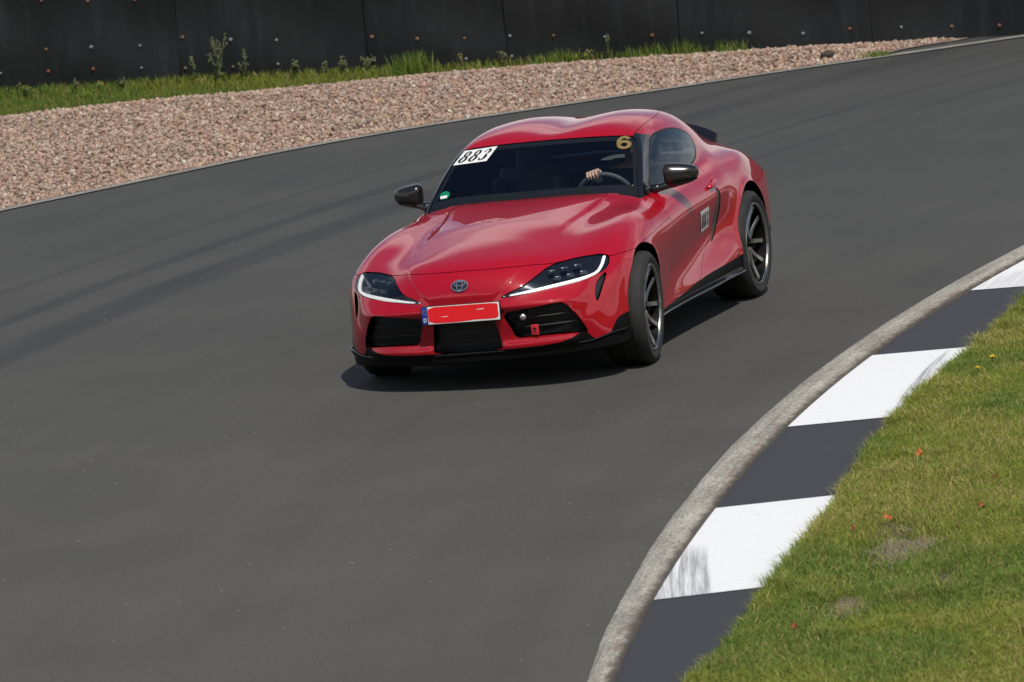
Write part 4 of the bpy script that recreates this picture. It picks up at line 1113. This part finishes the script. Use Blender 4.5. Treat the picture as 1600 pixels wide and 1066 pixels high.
# ---- gravel bed and its stones
GR=OUTc[(OUTc[:,0]<12)&(OUTc[:,0]>-14.52)]
low=[(-15.65,-1.0),(-15.66,-2.2),(-15.66,-3.1),(-15.60,-4.2),(-15.5,-5.0),(-15.3,-5.95),(-15.0,-6.7),(-14.72,-7.4),(-14.6,-8.2),(-14.3,-8.9),(-13.9,-9.6),(-12.8,-11),(-10.5,-12.8),(-6,-14.5),(0,-15.5),(12,-15.5)]
LOWc=chaikin(low,2,False)
tip=[(-14.731,-1.585),(-15.061,-1.47),(-15.275,-1.31),(-15.5,-1.08)]
gp=np.array([tuple(p) for p in GR]+tip+[tuple(p) for p in LOWc])
def bed():
    m,nt,b=nodes('gravel_bed');g=N_(nt,'ShaderNodeNewGeometry').outputs['Position']
    vo=N_(nt,'ShaderNodeTexVoronoi');vo.inputs['Scale'].default_value=24;nt.links.new(g,vo.inputs['Vector'])
    c=mix(nt,.6,(.23,.165,.135),ramp(nt,vo.outputs['Color'],[(.2,(.16,.10,.08)),(.5,(.27,.19,.155)),(.8,(.36,.30,.26))]))
    nt.links.new(c,b.inputs['Base Color']);b.inputs['Roughness'].default_value=.95;return m
structure('gravel_bed',[(x,y,.006) for x,y in gp],[tuple(range(len(gp)))[::-1]],bed())
def scatter(poly,n,rg=rng):
    poly=np.asarray(poly);lo,hi=poly.min(0),poly.max(0);out=[]
    tot=0
    while tot<n:
        P=lo+(hi-lo)*rg.random((n*2,2));P=P[poly_sd(P,poly)<0];out.append(P);tot+=len(P)
    return np.concatenate(out)[:n]
def attr_mesh(name,V,F,mat,col,kind='stuff',label=None,cat=None,smooth=False):
    me=make_mesh(name,V,F,mat,None,smooth)
    a=me.attributes.new('tint','FLOAT_COLOR','POINT');a.data.foreach_set('color',np.concatenate([col,np.ones((len(col),1))],1).astype(np.float32).ravel())
    return link(bpy.data.objects.new(name,me),None,label,cat,None,kind)
def tint_mat(name,rough=.85,spec=.3,trans=0.):
    m,nt,b=nodes(name);a=N_(nt,'ShaderNodeAttribute',attribute_name='tint');nt.links.new(a.outputs['Color'],b.inputs['Base Color'])
    b.inputs['Roughness'].default_value=rough;b.inputs['Specular IOR Level'].default_value=spec
    if trans:
        out=[n for n in nt.nodes if n.type=='OUTPUT_MATERIAL'][0]
        t=N_(nt,'ShaderNodeBsdfTranslucent');nt.links.new(a.outputs['Color'],t.inputs['Color']);mx=N_(nt,'ShaderNodeMixShader');mx.inputs[0].default_value=trans
        nt.links.new(b.outputs[0],mx.inputs[1]);nt.links.new(t.outputs[0],mx.inputs[2]);nt.links.new(mx.outputs[0],out.inputs['Surface'])
    return m,nt,b
STONE=tint_mat('gravel_stone',.9,.25)[0]
pal=np.array([(.43,.30,.245),(.40,.27,.215),(.50,.38,.31),(.34,.225,.175),(.45,.36,.28),(.54,.46,.39),(.31,.275,.24),(.22,.19,.165),(.60,.55,.48),(.42,.31,.20)])
prb=np.array([.21,.19,.15,.13,.13,.06,.05,.03,.03,.05]);prb/=prb.sum()
def rotations(n):
    q=rng.normal(size=(n,4));q/=np.linalg.norm(q,axis=1)[:,None];a,b,c,d=q.T
    return np.stack([np.stack([1-2*(c*c+d*d),2*(b*c-a*d),2*(b*d+a*c)],1),np.stack([2*(b*c+a*d),1-2*(b*b+d*d),2*(c*d-a*b)],1),np.stack([2*(b*d-a*c),2*(c*d+a*b),1-2*(b*b+c*c)],1)],1)
def stones(name,P,size,z0,label,cat,palette=pal,p=prb):
    n=len(P);R=rotations(n);sc=size[:,None]*rng.uniform(.55,1.15,(n,3));jit=1+rng.normal(0,.16,(n,12,1))
    L=(ico[None]*jit*sc[:,None]);V=np.einsum('nij,nkj->nki',R,L);V[:,:,:2]+=P[:,None,:];V[:,:,2]+=(z0+size*.35)[:,None]
    F=(icf[None]+12*np.arange(n)[:,None,None]).reshape(-1,3)
    c=palette[rng.choice(len(palette),n,p=p)]*rng.uniform(.74,1.06,(n,1))*np.array([1.04,1.0,.95])
    return attr_mesh(name,V.reshape(-1,3),F,STONE,np.repeat(c,12,0),'stuff',label,cat)
vis=gp[(gp[:,0]<8)]
P=scatter(vis,205000);sz=np.abs(rng.normal(.006,.0052,len(P)))+.0074
# keep the view-side stones dense, thin out what lies far outside the frame
far=(P[:,0]>-6.0)&(rng.random(len(P))<.6);P,sz=P[~far],sz[~far]
edge=np.abs(poly_sd(P,vis));m_=(edge>.06);P,sz,edge=P[m_],sz[m_],edge[m_]
stones('gravel',P,sz,.006+.05*sstep(0,.6,edge)*rng.random(len(P)),'pinkish grey crushed stone filling the run-off bed beside the track','gravel')
# ---- lawn
def blades(name,P,h,wd,lean,col,mat,label,cat,z=0.,segs=2):
    n=len(P);a=rng.uniform(0,2*math.pi,n);d=np.stack([np.cos(a),np.sin(a)],1);ph=rng.uniform(0,2*math.pi,n);le=np.stack([np.cos(ph),np.sin(ph)],1)*lean[:,None]
    V=np.zeros((n,5,3));w2=(wd/2)[:,None]
    V[:,0,:2]=P-d*w2;V[:,1,:2]=P+d*w2
    mid=P+le*(h*.45)[:,None]*.6;V[:,2,:2]=mid-d*w2*.75;V[:,3,:2]=mid+d*w2*.75;V[:,2:4,2]=(h*.55)[:,None]
    V[:,4,:2]=P+le*h[:,None];V[:,4,2]=h*np.sqrt(np.clip(1-.5*lean**2,.2,1))
    V[:,:,2]+=np.asarray(z).reshape(-1,1) if np.ndim(z) else z
    f=np.array([[0,1,3],[0,3,2],[2,3,4]]);F=(f[None]+5*np.arange(n)[:,None,None]).reshape(-1,3)
    return attr_mesh(name,V.reshape(-1,3),F,mat,np.repeat(col,5,0),'stuff',label,cat)
BLADE=tint_mat('grass_blade',.6,.25,.4)[0]
def vnoise(P,scale,seed,oct=3):
    r=np.random.default_rng(seed);out=np.zeros(len(P));amp=1;tot=0
    for o in range(oct):
        G=r.random((64,64));q=P*scale+r.random(2)*50;i=np.floor(q).astype(int);f=q-i;f=f*f*(3-2*f)
        g=lambda a,b:G[(i[:,0]+a)%64,(i[:,1]+b)%64]
        out+=amp*((g(0,0)*(1-f[:,0])+g(1,0)*f[:,0])*(1-f[:,1])+(g(0,1)*(1-f[:,0])+g(1,1)*f[:,0])*f[:,1]);tot+=amp;amp*=.5;scale*=2
    return out/tot
def grass_cols(P,seed,dry0=.5):
    n=len(P);a=vnoise(P,1.4,seed);b=vnoise(P,4.5,seed+1);u=rng.random((n,1))
    g=np.array([.195,.250,.040]);g2=np.array([.275,.315,.060]);dk=np.array([.130,.205,.042]);dr=np.array([.46,.385,.155])
    c=g*(1-u)+g2*u;lush=sstep(.52,.66,a)[:,None];c=c*(1-lush*.7)+dk*lush*.7*1.1
    dry=(sstep(.50,.34,a)*.55+sstep(.60,.75,b)*.35)*2*dry0
    isdry=(rng.random(n)<np.clip(.10*dry0*2+dry*.45,0,.8))[:,None]
    c=np.where(isdry,dr*(.7+.5*u),c)*np.array([1.22,1.20,1.12])
    return c*rng.uniform(.8,1.2,(n,1))
gE=[(10.193,3.636),(9.972,3.648),(9.364,3.62),(8.731,3.548),(7.959,3.463),(7.324,3.40),(6.301,3.306),(5.868,3.250),(4.404,3.075),(3.513,2.985),(2.843,2.957),(1.774,2.932),(1.091,2.925),(.171,2.885),(-.229,2.886),(-3,2.98),(-7,3.5)]
EDGE=np.array([(16,4.9),(13,4.05)]+gE)+[0,.035]
lawnpoly=np.concatenate([EDGE,[(-7,12),(16,12)]])
Lz=.014
structure('lawn',[(x,y,Lz) for x,y in chaikin(lawnpoly,0)],[tuple(range(len(lawnpoly)))[::-1] if False else tuple(range(len(lawnpoly)))],SOIL)
BARE=np.array([(8.75,4.02,.30,.16),(7.40,3.95,.46,.22),(6.9,3.78,.30,.12),(8.2,4.35,.2,.1),(5.6,4.5,.25,.12)])
view=np.concatenate([EDGE[2:-2]+[0,-.05],[(-.5,4.6),(4,5.6),(11.2,6.6),(11.6,3.9)]])
P=scatter(view,330000)
P=P+rng.normal(0,.012,P.shape)
dens=np.ones(len(P))
for x,y,rx,ry in BARE: dens*=1-.90*np.exp(-(((P[:,0]-x)/rx)**2+((P[:,1]-y)/ry)**2)**1.5*.55)
dens*=1-.0*dens
dens*=.55+.45*sstep(.25,.5,vnoise(P,6,77))
P=P[rng.random(len(P))<dens]
hh=(.026+.030*vnoise(P,2.2,5)+.018*rng.random(len(P)))
ed=poly_sd(P,np.concatenate([EDGE,[(-7,12),(16,12)]]));hh*=1+.55*sstep(-.10,-.01,ed)*sstep(.35,.6,vnoise(P,3,9))
tuft=sstep(.66,.80,vnoise(P,3.3,21));hh*=1+.7*tuft
blades('grass',P,hh,rng.uniform(.003,.0065,len(P)),rng.uniform(.35,1.35,len(P)),grass_cols(P,31,.55),BLADE,'short mown grass with dry patches beside the painted kerb','grass',Lz)
P=scatter(np.concatenate([EDGE,[(-7,8),(16,8)]]),70000);P=P[poly_sd(P,view)>.0]
blades('grass',P,rng.uniform(.04,.08,len(P)),rng.uniform(.008,.014,len(P)),rng.uniform(.2,.9,len(P)),grass_cols(P,31,.55),BLADE,'grass growing further along the verge outside the mown strip','grass',Lz)
# bare soil showing through
BS,nt,b=nodes('bare_soil');g=N_(nt,'ShaderNodeNewGeometry').outputs['Position'];nt.links.new(ramp(nt,noise(nt,g,55,5,.7),[(.35,(.07,.06,.03)),(.5,(.17,.13,.08)),(.66,(.30,.25,.19))]),b.inputs['Base Color']);b.inputs['Roughness'].default_value=.95
for x,y,rx,ry in BARE[:2]:
    t=np.linspace(0,2*np.pi,40)[:-1];k=1.0+.22*np.sin(3*t+x)+.15*np.sin(7*t+y*3)
    structure('bare_soil',[(x+rx*.8*k_*math.cos(a),y+ry*.7*k_*math.sin(a),Lz+.004) for a,k_ in zip(t,k)],[tuple(range(39))],BS)
# bare soil stones in the lawn
pts=[];
for x,y,rx,ry in BARE[:4]: pts.append(np.stack([rng.normal(x,rx*.5,70),rng.normal(y,ry*.45,70)],1))
P=np.concatenate(pts)
stones('pebbles',P,rng.uniform(.002,.008,len(P)),np.full(len(P),Lz+.002),'small pale pebbles lying in the bare patches of the lawn','pebbles',pal[[4,5,3,6,1]]*.8,np.array([.25,.15,.2,.2,.2]))
# ---- verge below the barrier
vp=np.concatenate([LOWc[(LOWc[:,1]>-14)&(LOWc[:,1]<-1.2)],[(-16.5,-14),(-15.72,-10),(-15.72,-1.2)]])
structure('verge',[(x,y,.008) for x,y in vp],[tuple(range(len(vp)))[::-1]],SOIL)
P=scatter(vp,42000);wdt=np.clip((-.5-P[:,1])/8,0,1)
keep_=rng.random(len(P))<np.where(P[:,1]>-3.0,.0,np.where(P[:,1]>-6,.55,1));P=P[keep_]
hh=.035+.055*vnoise(P,1.3,3)+.035*rng.random(len(P));hh*=.65+.5*sstep(-15.0,-15.6,P[:,0]);hh=np.where(P[:,1]>-6,hh*.9,hh)
c=grass_cols(P,51,.30)*np.array([.76,.78,.76])
blades('verge_grass',P,hh,rng.uniform(.006,.012,len(P)),rng.uniform(.1,.7,len(P)),c,BLADE,'uncut green grass between the gravel and the black barrier','grass',.006)

# ---------------------------------------------------------------- spectators' bank behind the camera; unseen trees added beyond to darken paint reflections
V=[];F=[];prof=[(-14,-.02),(0,3.9),(9,4.1),(40,4.6),(70,5.0)]
ax=np.array([.95,.31]);ay=np.array([-.31,.95]);n=41
for k in range(n):
    t=(k/(n-1)-.5)*160
    for d,z in prof:
        bend=.004*t*t*.25
        p=np.array([37.6,12.5])+ax*(d-bend)+ay*t;V.append((p[0],p[1],z))
k=len(prof)
for i in range(n-1):
    for j in range(k-1): F.append((i*k+j,i*k+j+1,(i+1)*k+j+1,(i+1)*k+j))
structure('bank',V,F,SOIL,True)
m,nt,b=nodes('added_foliage');g=N_(nt,'ShaderNodeNewGeometry').outputs['Position']
nt.links.new(ramp(nt,noise(nt,g,.9,4,.65),[(.35,(.018,.035,.010)),(.6,(.05,.075,.018))]),b.inputs['Base Color']);b.inputs['Roughness'].default_value=.8
bm=bmesh.new();bmesh.ops.create_icosphere(bm,subdivisions=2,radius=1);i2=np.array([v.co[:] for v in bm.verts]);f2=np.array([[v.index for v in f.verts] for f in bm.faces]);bm.free()
VV=[];FF=[];o=0
for q in range(150):
    t=rng.uniform(-75,75);d=rng.uniform(28,46)-.0010*t*t;p=np.array([37.6,12.5])+ax*d+ay*t
    h=rng.uniform(9,15);w_=rng.uniform(3,5)
    for c in range(9):
        s=np.array([w_,w_,w_*1.1])*rng.uniform(.35,.62);ctr=np.array([p[0],p[1],4.5])+np.array([rng.normal(0,w_*.4),rng.normal(0,w_*.4),h*rng.uniform(.12,.95)])
        VV.append(i2*(1+rng.normal(0,.13,(len(i2),1)))*s+ctr);FF.append(f2+o);o+=len(i2)
obj('wood',np.concatenate(VV),np.concatenate(FF),m,None,None,True,label='dark green wood standing on the bank behind the photographer',cat='wood',kind='stuff')  # unseen trees, added to darken reflections in the paint
# ---------------------------------------------------------------- rubber faced barrier
def rubber_belt():
    m,nt,b=nodes('rubber_belt');g=N_(nt,'ShaderNodeNewGeometry').outputs['Position']
    c=ramp(nt,noise(nt,g,1.6,4,.6),[(.3,(.0055,.0065,.0072)),(.7,(.0095,.011,.0122))])
    mp=N_(nt,'ShaderNodeMapping');mp.inputs['Scale'].default_value=(1,7,1.0);nt.links.new(g,mp.inputs['Vector'])
    c=mix(nt,ramp(nt,noise(nt,mp.outputs[0],.9,4,.65),[(.52,(0,0,0)),(.78,(.5,.5,.5))]),c,(.034,.039,.042))
    nt.links.new(c,b.inputs['Base Color']);b.inputs['Roughness'].default_value=.62;b.inputs['Specular IOR Level'].default_value=.4
    bump(nt,b,noise(nt,g,3,3),.25,.02);return m
BELT=rubber_belt()
BOLT=[pbr('bolt_zinc',(.20,.225,.235),.5,.2),pbr('bolt_rust',(.16,.10,.06),.7),pbr('bolt_red',(.18,.06,.042),.6)]
WX=-15.7
def wall_base(y):
    """barrier runs straight, then swings away with the track"""
    return WX-.9*max(y+.35,0)**1.25
def zrow(y,z): return z-.30*sstep(-8.6,-.5,y)
seams=[-18.2,-16.3,-14.3,-12.3,-10.42,-8.50,-6.665,-5.31,-3.69,-1.9,-.1,1.6,3.2,4.8]
labels={}
colz={-9.81:(.20,.405,.86),-9.34:(.20,.405,.83),-8.875:(.18,.385,.81),-8.45:(.15,.437,.86),-7.968:(.14,.391,.84),-7.525:(.14,.359,.82),-6.60:(.116,.334,.80),-6.15:(.09,.295,.77),-5.713:(.082,.27,.74),-5.275:(.08,.267,.74),-4.87:(.05,.243,.70),-4.383:(.0,.203,.68),-3.931:(.0,.194,.66),-3.469:(0,.184,.66),-3.023:(0,.163,.64),-2.54:(0,.123,.62),-2.101:(0,.143,.62),-1.632:(0,.127,.6),-1.177:(0,.105,.6),-.737:(0,.091,.6)}
for y in (-10.28,-10.75,-11.2,-11.7,-12.1,-12.6,-13.1,-13.6,-14,-14.6,-15,-15.5): colz[y]=(.21,.41,.87)
words=['shorter stretch of black rubber barrier ending at the left edge','','','',]
desc=['far end of the black rubber barrier, outside the picture to the left']*4+[
 'black rubber barrier panel behind the widest grass, leftmost in the picture',
 'black rubber barrier panel with tall seeding weeds at its foot',
 'narrow black rubber barrier panel behind the grass tuft at the gravel edge',
 'black rubber barrier panel where the grass strip has narrowed, with one low yellow flower',
 'black rubber barrier panel with short grass ending at its foot, right of the roof',
 'black rubber barrier panel at the right picture edge where the gravel tapers out',
 'black rubber barrier panel bending away, outside the picture to the right',
 'black rubber barrier panel bending away, outside the picture to the right','black rubber barrier panel bending away, outside the picture to the right']
for i,(a,b2) in enumerate(zip(seams[:-1],seams[1:])):
    ny,nz=24,14;V=[];ph=rng.uniform(0,6);tone=0
    zt=1.35-.28*sstep(-8.6,-.5,(a+b2)/2)
    for jz in range(nz+1):
        for iy in range(ny+1):
            u=iy/ny;y=a+.003+(b2-a-.006)*u;z=-.12+(zt+.12)*jz/nz
            bul=.028*math.sin(y*5.2+ph)*math.sin(math.pi*min(1,z/1.2+.2))+.012*math.sin(z*7+y*1.3+ph)-.006*(abs(2*u-1)**10)
            tilt=.02*(z)*math.sin(ph)
            V.append((wall_base(y)+bul+tilt,y,z))
    F=[(j*(ny+1)+k,j*(ny+1)+k+1,(j+1)*(ny+1)+k+1,(j+1)*(ny+1)+k) for j in range(nz) for k in range(ny)]
    m0=len(V);Vb=[(x-.05,y,z) for x,y,z in V];
    rimi=[k for k in range(ny+1)]+[j*(ny+1)+ny for j in range(1,nz+1)]+[nz*(ny+1)+k for k in range(ny-1,-1,-1)]+[j*(ny+1) for j in range(nz-1,0,-1)]
    F2=[(q[3]+m0,q[2]+m0,q[1]+m0,q[0]+m0) for q in F]+[(rimi[k],rimi[k]+m0,rimi[(k+1)%len(rimi)]+m0,rimi[(k+1)%len(rimi)]) for k in range(len(rimi))]
    panel=obj('barrier_panel',V+Vb,F+F2,BELT,None,None,True,label=desc[min(i,len(desc)-1)],cat='barrier',group='rubber panels of the track barrier');sharp(panel,50)
    VV=np.array(V)
    for y,zs in colz.items():
        if not (a<y<b2): continue
        for z in zs:
            if z<=0.03: continue
            kx=VV[np.argmin(np.hypot(VV[:,1]-y,VV[:,2]-z)),0]
            rr=random.uniform(.009,.0145);mb=MB()
            mb.lathe([(rr*1.35,0),(rr*1.35,.004),(rr,.006),(rr*.85,.014),(rr*.3,.018),(0,.0185)],14)
            mb.map(lambda v:np.array((v[:,1]+kx+.001,v[:,0]+y+0*v[:,0],v[:,2]+z)).T)
            mb.build('bolt',random.choices(BOLT,[.62,.28,.10])[0],panel,auto=40)
# ---------------------------------------------------------------- weeds, flowers and leaves
LEAF=pbr('weed_leaf',(.085,.14,.03),.6);STEM=pbr('weed_stem',(.17,.18,.08),.7);SEED=pbr('weed_seed',(.13,.135,.06),.8);YEL=pbr('yellow_petal',(.75,.55,.01),.5)
def leafblade(mb,p,d,l,w,droop=.3):
    p=np.array(p,float);d=np.array(d,float);d/=np.linalg.norm(d);s=np.cross(d,[0,0,1]);s/=np.linalg.norm(s)+1e-9
    P=[p,p+d*l*.35+[0,0,-droop*l*.05],p+d*l*.7+[0,0,-droop*l*.2],p+d*l+[0,0,-droop*l*.5]]
    W=[.25,1,.8,.05];V=[];F=[]
    for q,k in zip(P,W): V+=[q-s*w*k/2,q+s*w*k/2]
    for k in range(3): F.append((2*k,2*k+1,2*k+3,2*k+2))
    mb.add(V,F)
def weed(x,y,h,ns,spread,label,group=None,leafy=.5,heads=True,kind='seed'):
    t=empty('weed',(x,y,0),label,'weed',group)
    st=MB();lf=MB();hd=MB();r=np.random.default_rng(int(abs(x*977+y*131))+ns)
    for k in range(ns):
        a=r.uniform(0,6.28);b=np.array([math.cos(a),math.sin(a)])*r.uniform(.1,1)*spread
        hh=h*r.uniform(.55,1.0);P=[np.array([b[0]*.35*u+b[0]*.6*u*u,b[1]*.35*u+b[1]*.6*u*u,hh*u]) for u in np.linspace(0,1,6)]
        st.tube(P,np.linspace(.004,.0018,6),5)
        for _ in range(int(4+10*leafy)):
            u=r.uniform(.05,.75);q=P[int(u*5)];aa=r.uniform(0,6.28)
            leafblade(lf,q,(math.cos(aa),math.sin(aa),r.uniform(.2,1.0)),r.uniform(.04,.09)*(1.2-u*.6),r.uniform(.010,.022))
        if heads:
            top=P[-1]
            for _ in range(14 if kind=='seed' else 2):
                q=top-np.array([0,0,r.uniform(0,.28*hh)])+r.normal(0,.010,3);s=r.uniform(.004,.008) if kind=='seed' else r.uniform(.005,.008)
                hd.add(ico*s*[1,1,1.6 if kind=='seed' else .5]+q,icf)
    st.build('stem',STEM,t);lf.build('leaf',LEAF,t,False)
    if heads: hd.build('seed_head' if kind=='seed' else 'flower_head',SEED if kind=='seed' else YEL,t)
    return t
weed(-15.45,-8.02,.50,7,.13,'tall clump of pale seeding weeds against the black barrier, highest plant there')
weed(-15.5,-8.28,.34,3,.07,'thin pale seeding weed just left of the tallest weed clump')
weed(-15.5,-7.78,.30,3,.07,'thin pale seeding weed just right of the tallest weed clump')
weed(-15.35,-8.95,.17,5,.09,'low bushy green weed below the rightmost double bolts of the left panel',None,1.6,False)
weed(-15.45,-7.28,.24,4,.08,'dark leafy weed with two thin seed stems at the barrier foot',None,1.2)
weed(-15.5,-6.85,.22,4,.06,'sparse weed with upright stems, left of the forked dry stems')
weed(-15.5,-7.02,.22,3,.05,'small upright weed in the grass strip, next to the leafy dark weed')
weed(-15.5,-6.6,.22,6,.10,'forked dry brown weed stems in front of the barrier',None,.1)
weed(-15.2,-9.85,.20,4,.10,'green weed with yellow flower heads near the left edge',None,.8,True,'flower')
weed(-15.45,-9.45,.15,3,.06,'small weed with curling stem beside the left yellow flowers',None,.4)
weed(-15.35,-9.2,.17,4,.10,'green weed with several yellow flower heads in the middle of the left grass strip',None,.7,True,'flower')
weed(-15.5,-5.68,.17,2,.03,'single yellow flower on a thin stem where the grass runs out',None,.4,True,'flower')
weed(-15.5,-5.30,.18,2,.04,'thin weed with an orange brown head beside a barrier seam',None,.3)
weed(-15.55,-4.55,.14,4,.10,'green weed with one bright yellow flower behind the car roof',None,.9,True,'flower')
weed(-15.55,-4.32,.26,3,.05,'tall thin brown weed just right of the bright yellow flower',None,.2)
# grass tufts
def tuft(x,y,h,n,sp,label):
    P=np.stack([rng.normal(x,sp,n),rng.normal(y,sp,n)],1)
    o=blades('grass_tuft',P,h*rng.uniform(.4,1,n),rng.uniform(.006,.011,n),rng.uniform(.05,.55,n),grass_cols(P,61,.2)*np.array([.50,.62,.58]),BLADE,label,'grass tuft',.006)
    return o
tuft(-15.35,-6.1,.24,380,.10,'tall bright grass tuft at the gravel edge in front of the barrier')
tuft(-15.55,-4.78,.15,240,.12,'wide grass tuft behind the car roof, left of the yellow flower')
tuft(-15.58,-3.95,.16,150,.12,'grass tuft with long arching blades right of the tall brown weed')
tuft(-15.6,-3.62,.19,110,.07,'thin upright grass tuft at the barrier seam')
tuft(-15.62,-3.2,.15,150,.16,'low ragged grass tuft where the verge grass ends')
tuft(-14.60,-1.61,.06,160,.09,'small flat grass clump at the gravel tip beside the track')
# dark clod in the gravel tip
cl=MB();bmv=rng.normal(1,.13,(12,1));cl.add(ico*bmv*[.055,.08,.035]+[-14.55,-2.02,.055],icf);cl.build('clod',pbr('dark_earth',(.06,.045,.038),.95),None,True,label='dark brown clod lying on the gravel near its narrow tip',cat='clod')
# dandelions and fallen leaves on the lawn
def dandelion(x,y,s,label):
    t=empty('dandelion',(x,y,Lz),label,'flower','yellow flowers in the mown grass')
    MB().tube([(0,0,0),(.003,0,.03),(.004,.002,.058)],.0022,6).build('stem',LEAF,t)
    mb=MB()
    for k in range(22):
        a=6.283*k/22;leafblade(mb,(.004,.002,.058),(math.cos(a),math.sin(a),.35+.5*(k%2)),s*(.8+.2*(k%3)),.008,.2)
    mb.build('flower_head',YEL,t,False)
dandelion(2.028,3.20,.030,'yellow dandelion near the white field, nearest the dark apron')
dandelion(2.38,3.19,.020,'smaller yellow flower half hidden in the grass beside the dandelion')
ORG=[pbr('dry_leaf_orange',(.52,.13,.03),.6),pbr('dry_leaf_brown',(.30,.09,.04),.7)]
def leaf(x,y,s,rz,mat,label):
    V=[];F=[]
    n=12
    for k in range(n):
        a=6.283*k/n;r=s*(1-.18*math.cos(2*a)+.12*math.cos(5*a));V.append((r*math.cos(a),.62*r*math.sin(a),.25*s*math.cos(a)**2+.012*math.sin(3*a)))
    V.append((0,0,.012));F=[(n,k,(k+1)%n) for k in range(n)]
    o=obj('fallen_leaf',V,F,mat,None,None,False,label=label,cat='leaf',group='dry leaves fallen on the lawn');o.location=(x,y,Lz+.045);o.rotation_euler=(.35,.5,rz)
    o.modifiers.new('thickness','SOLIDIFY').thickness=.0015
leaf(4.97,3.46,.030,.6,ORG[0],'bright orange leaf lying alone near the dark apron')
leaf(6.763,3.72,.026,1.9,ORG[0],'orange red leaf at the upper rim of the larger bare patch')
leaf(6.529,4.158,.024,2.6,ORG[1],'reddish leaf in the dry grass near the right edge of the picture')
leaf(5.72,4.05,.016,1.1,ORG[1],'tiny red brown leaf far up the lawn at the right')
leaf(9.34,3.90,.022,.9,ORG[1],'brown red leaf on the lawn nearest the bottom edge')
leaf(7.0,3.60,.020,.5,ORG[1],'brown curled leaf left of the larger bare patch')
leaf(-5.43,-2.85,.03,.5,ORG[0],'single orange leaf lying on the asphalt') if False else None
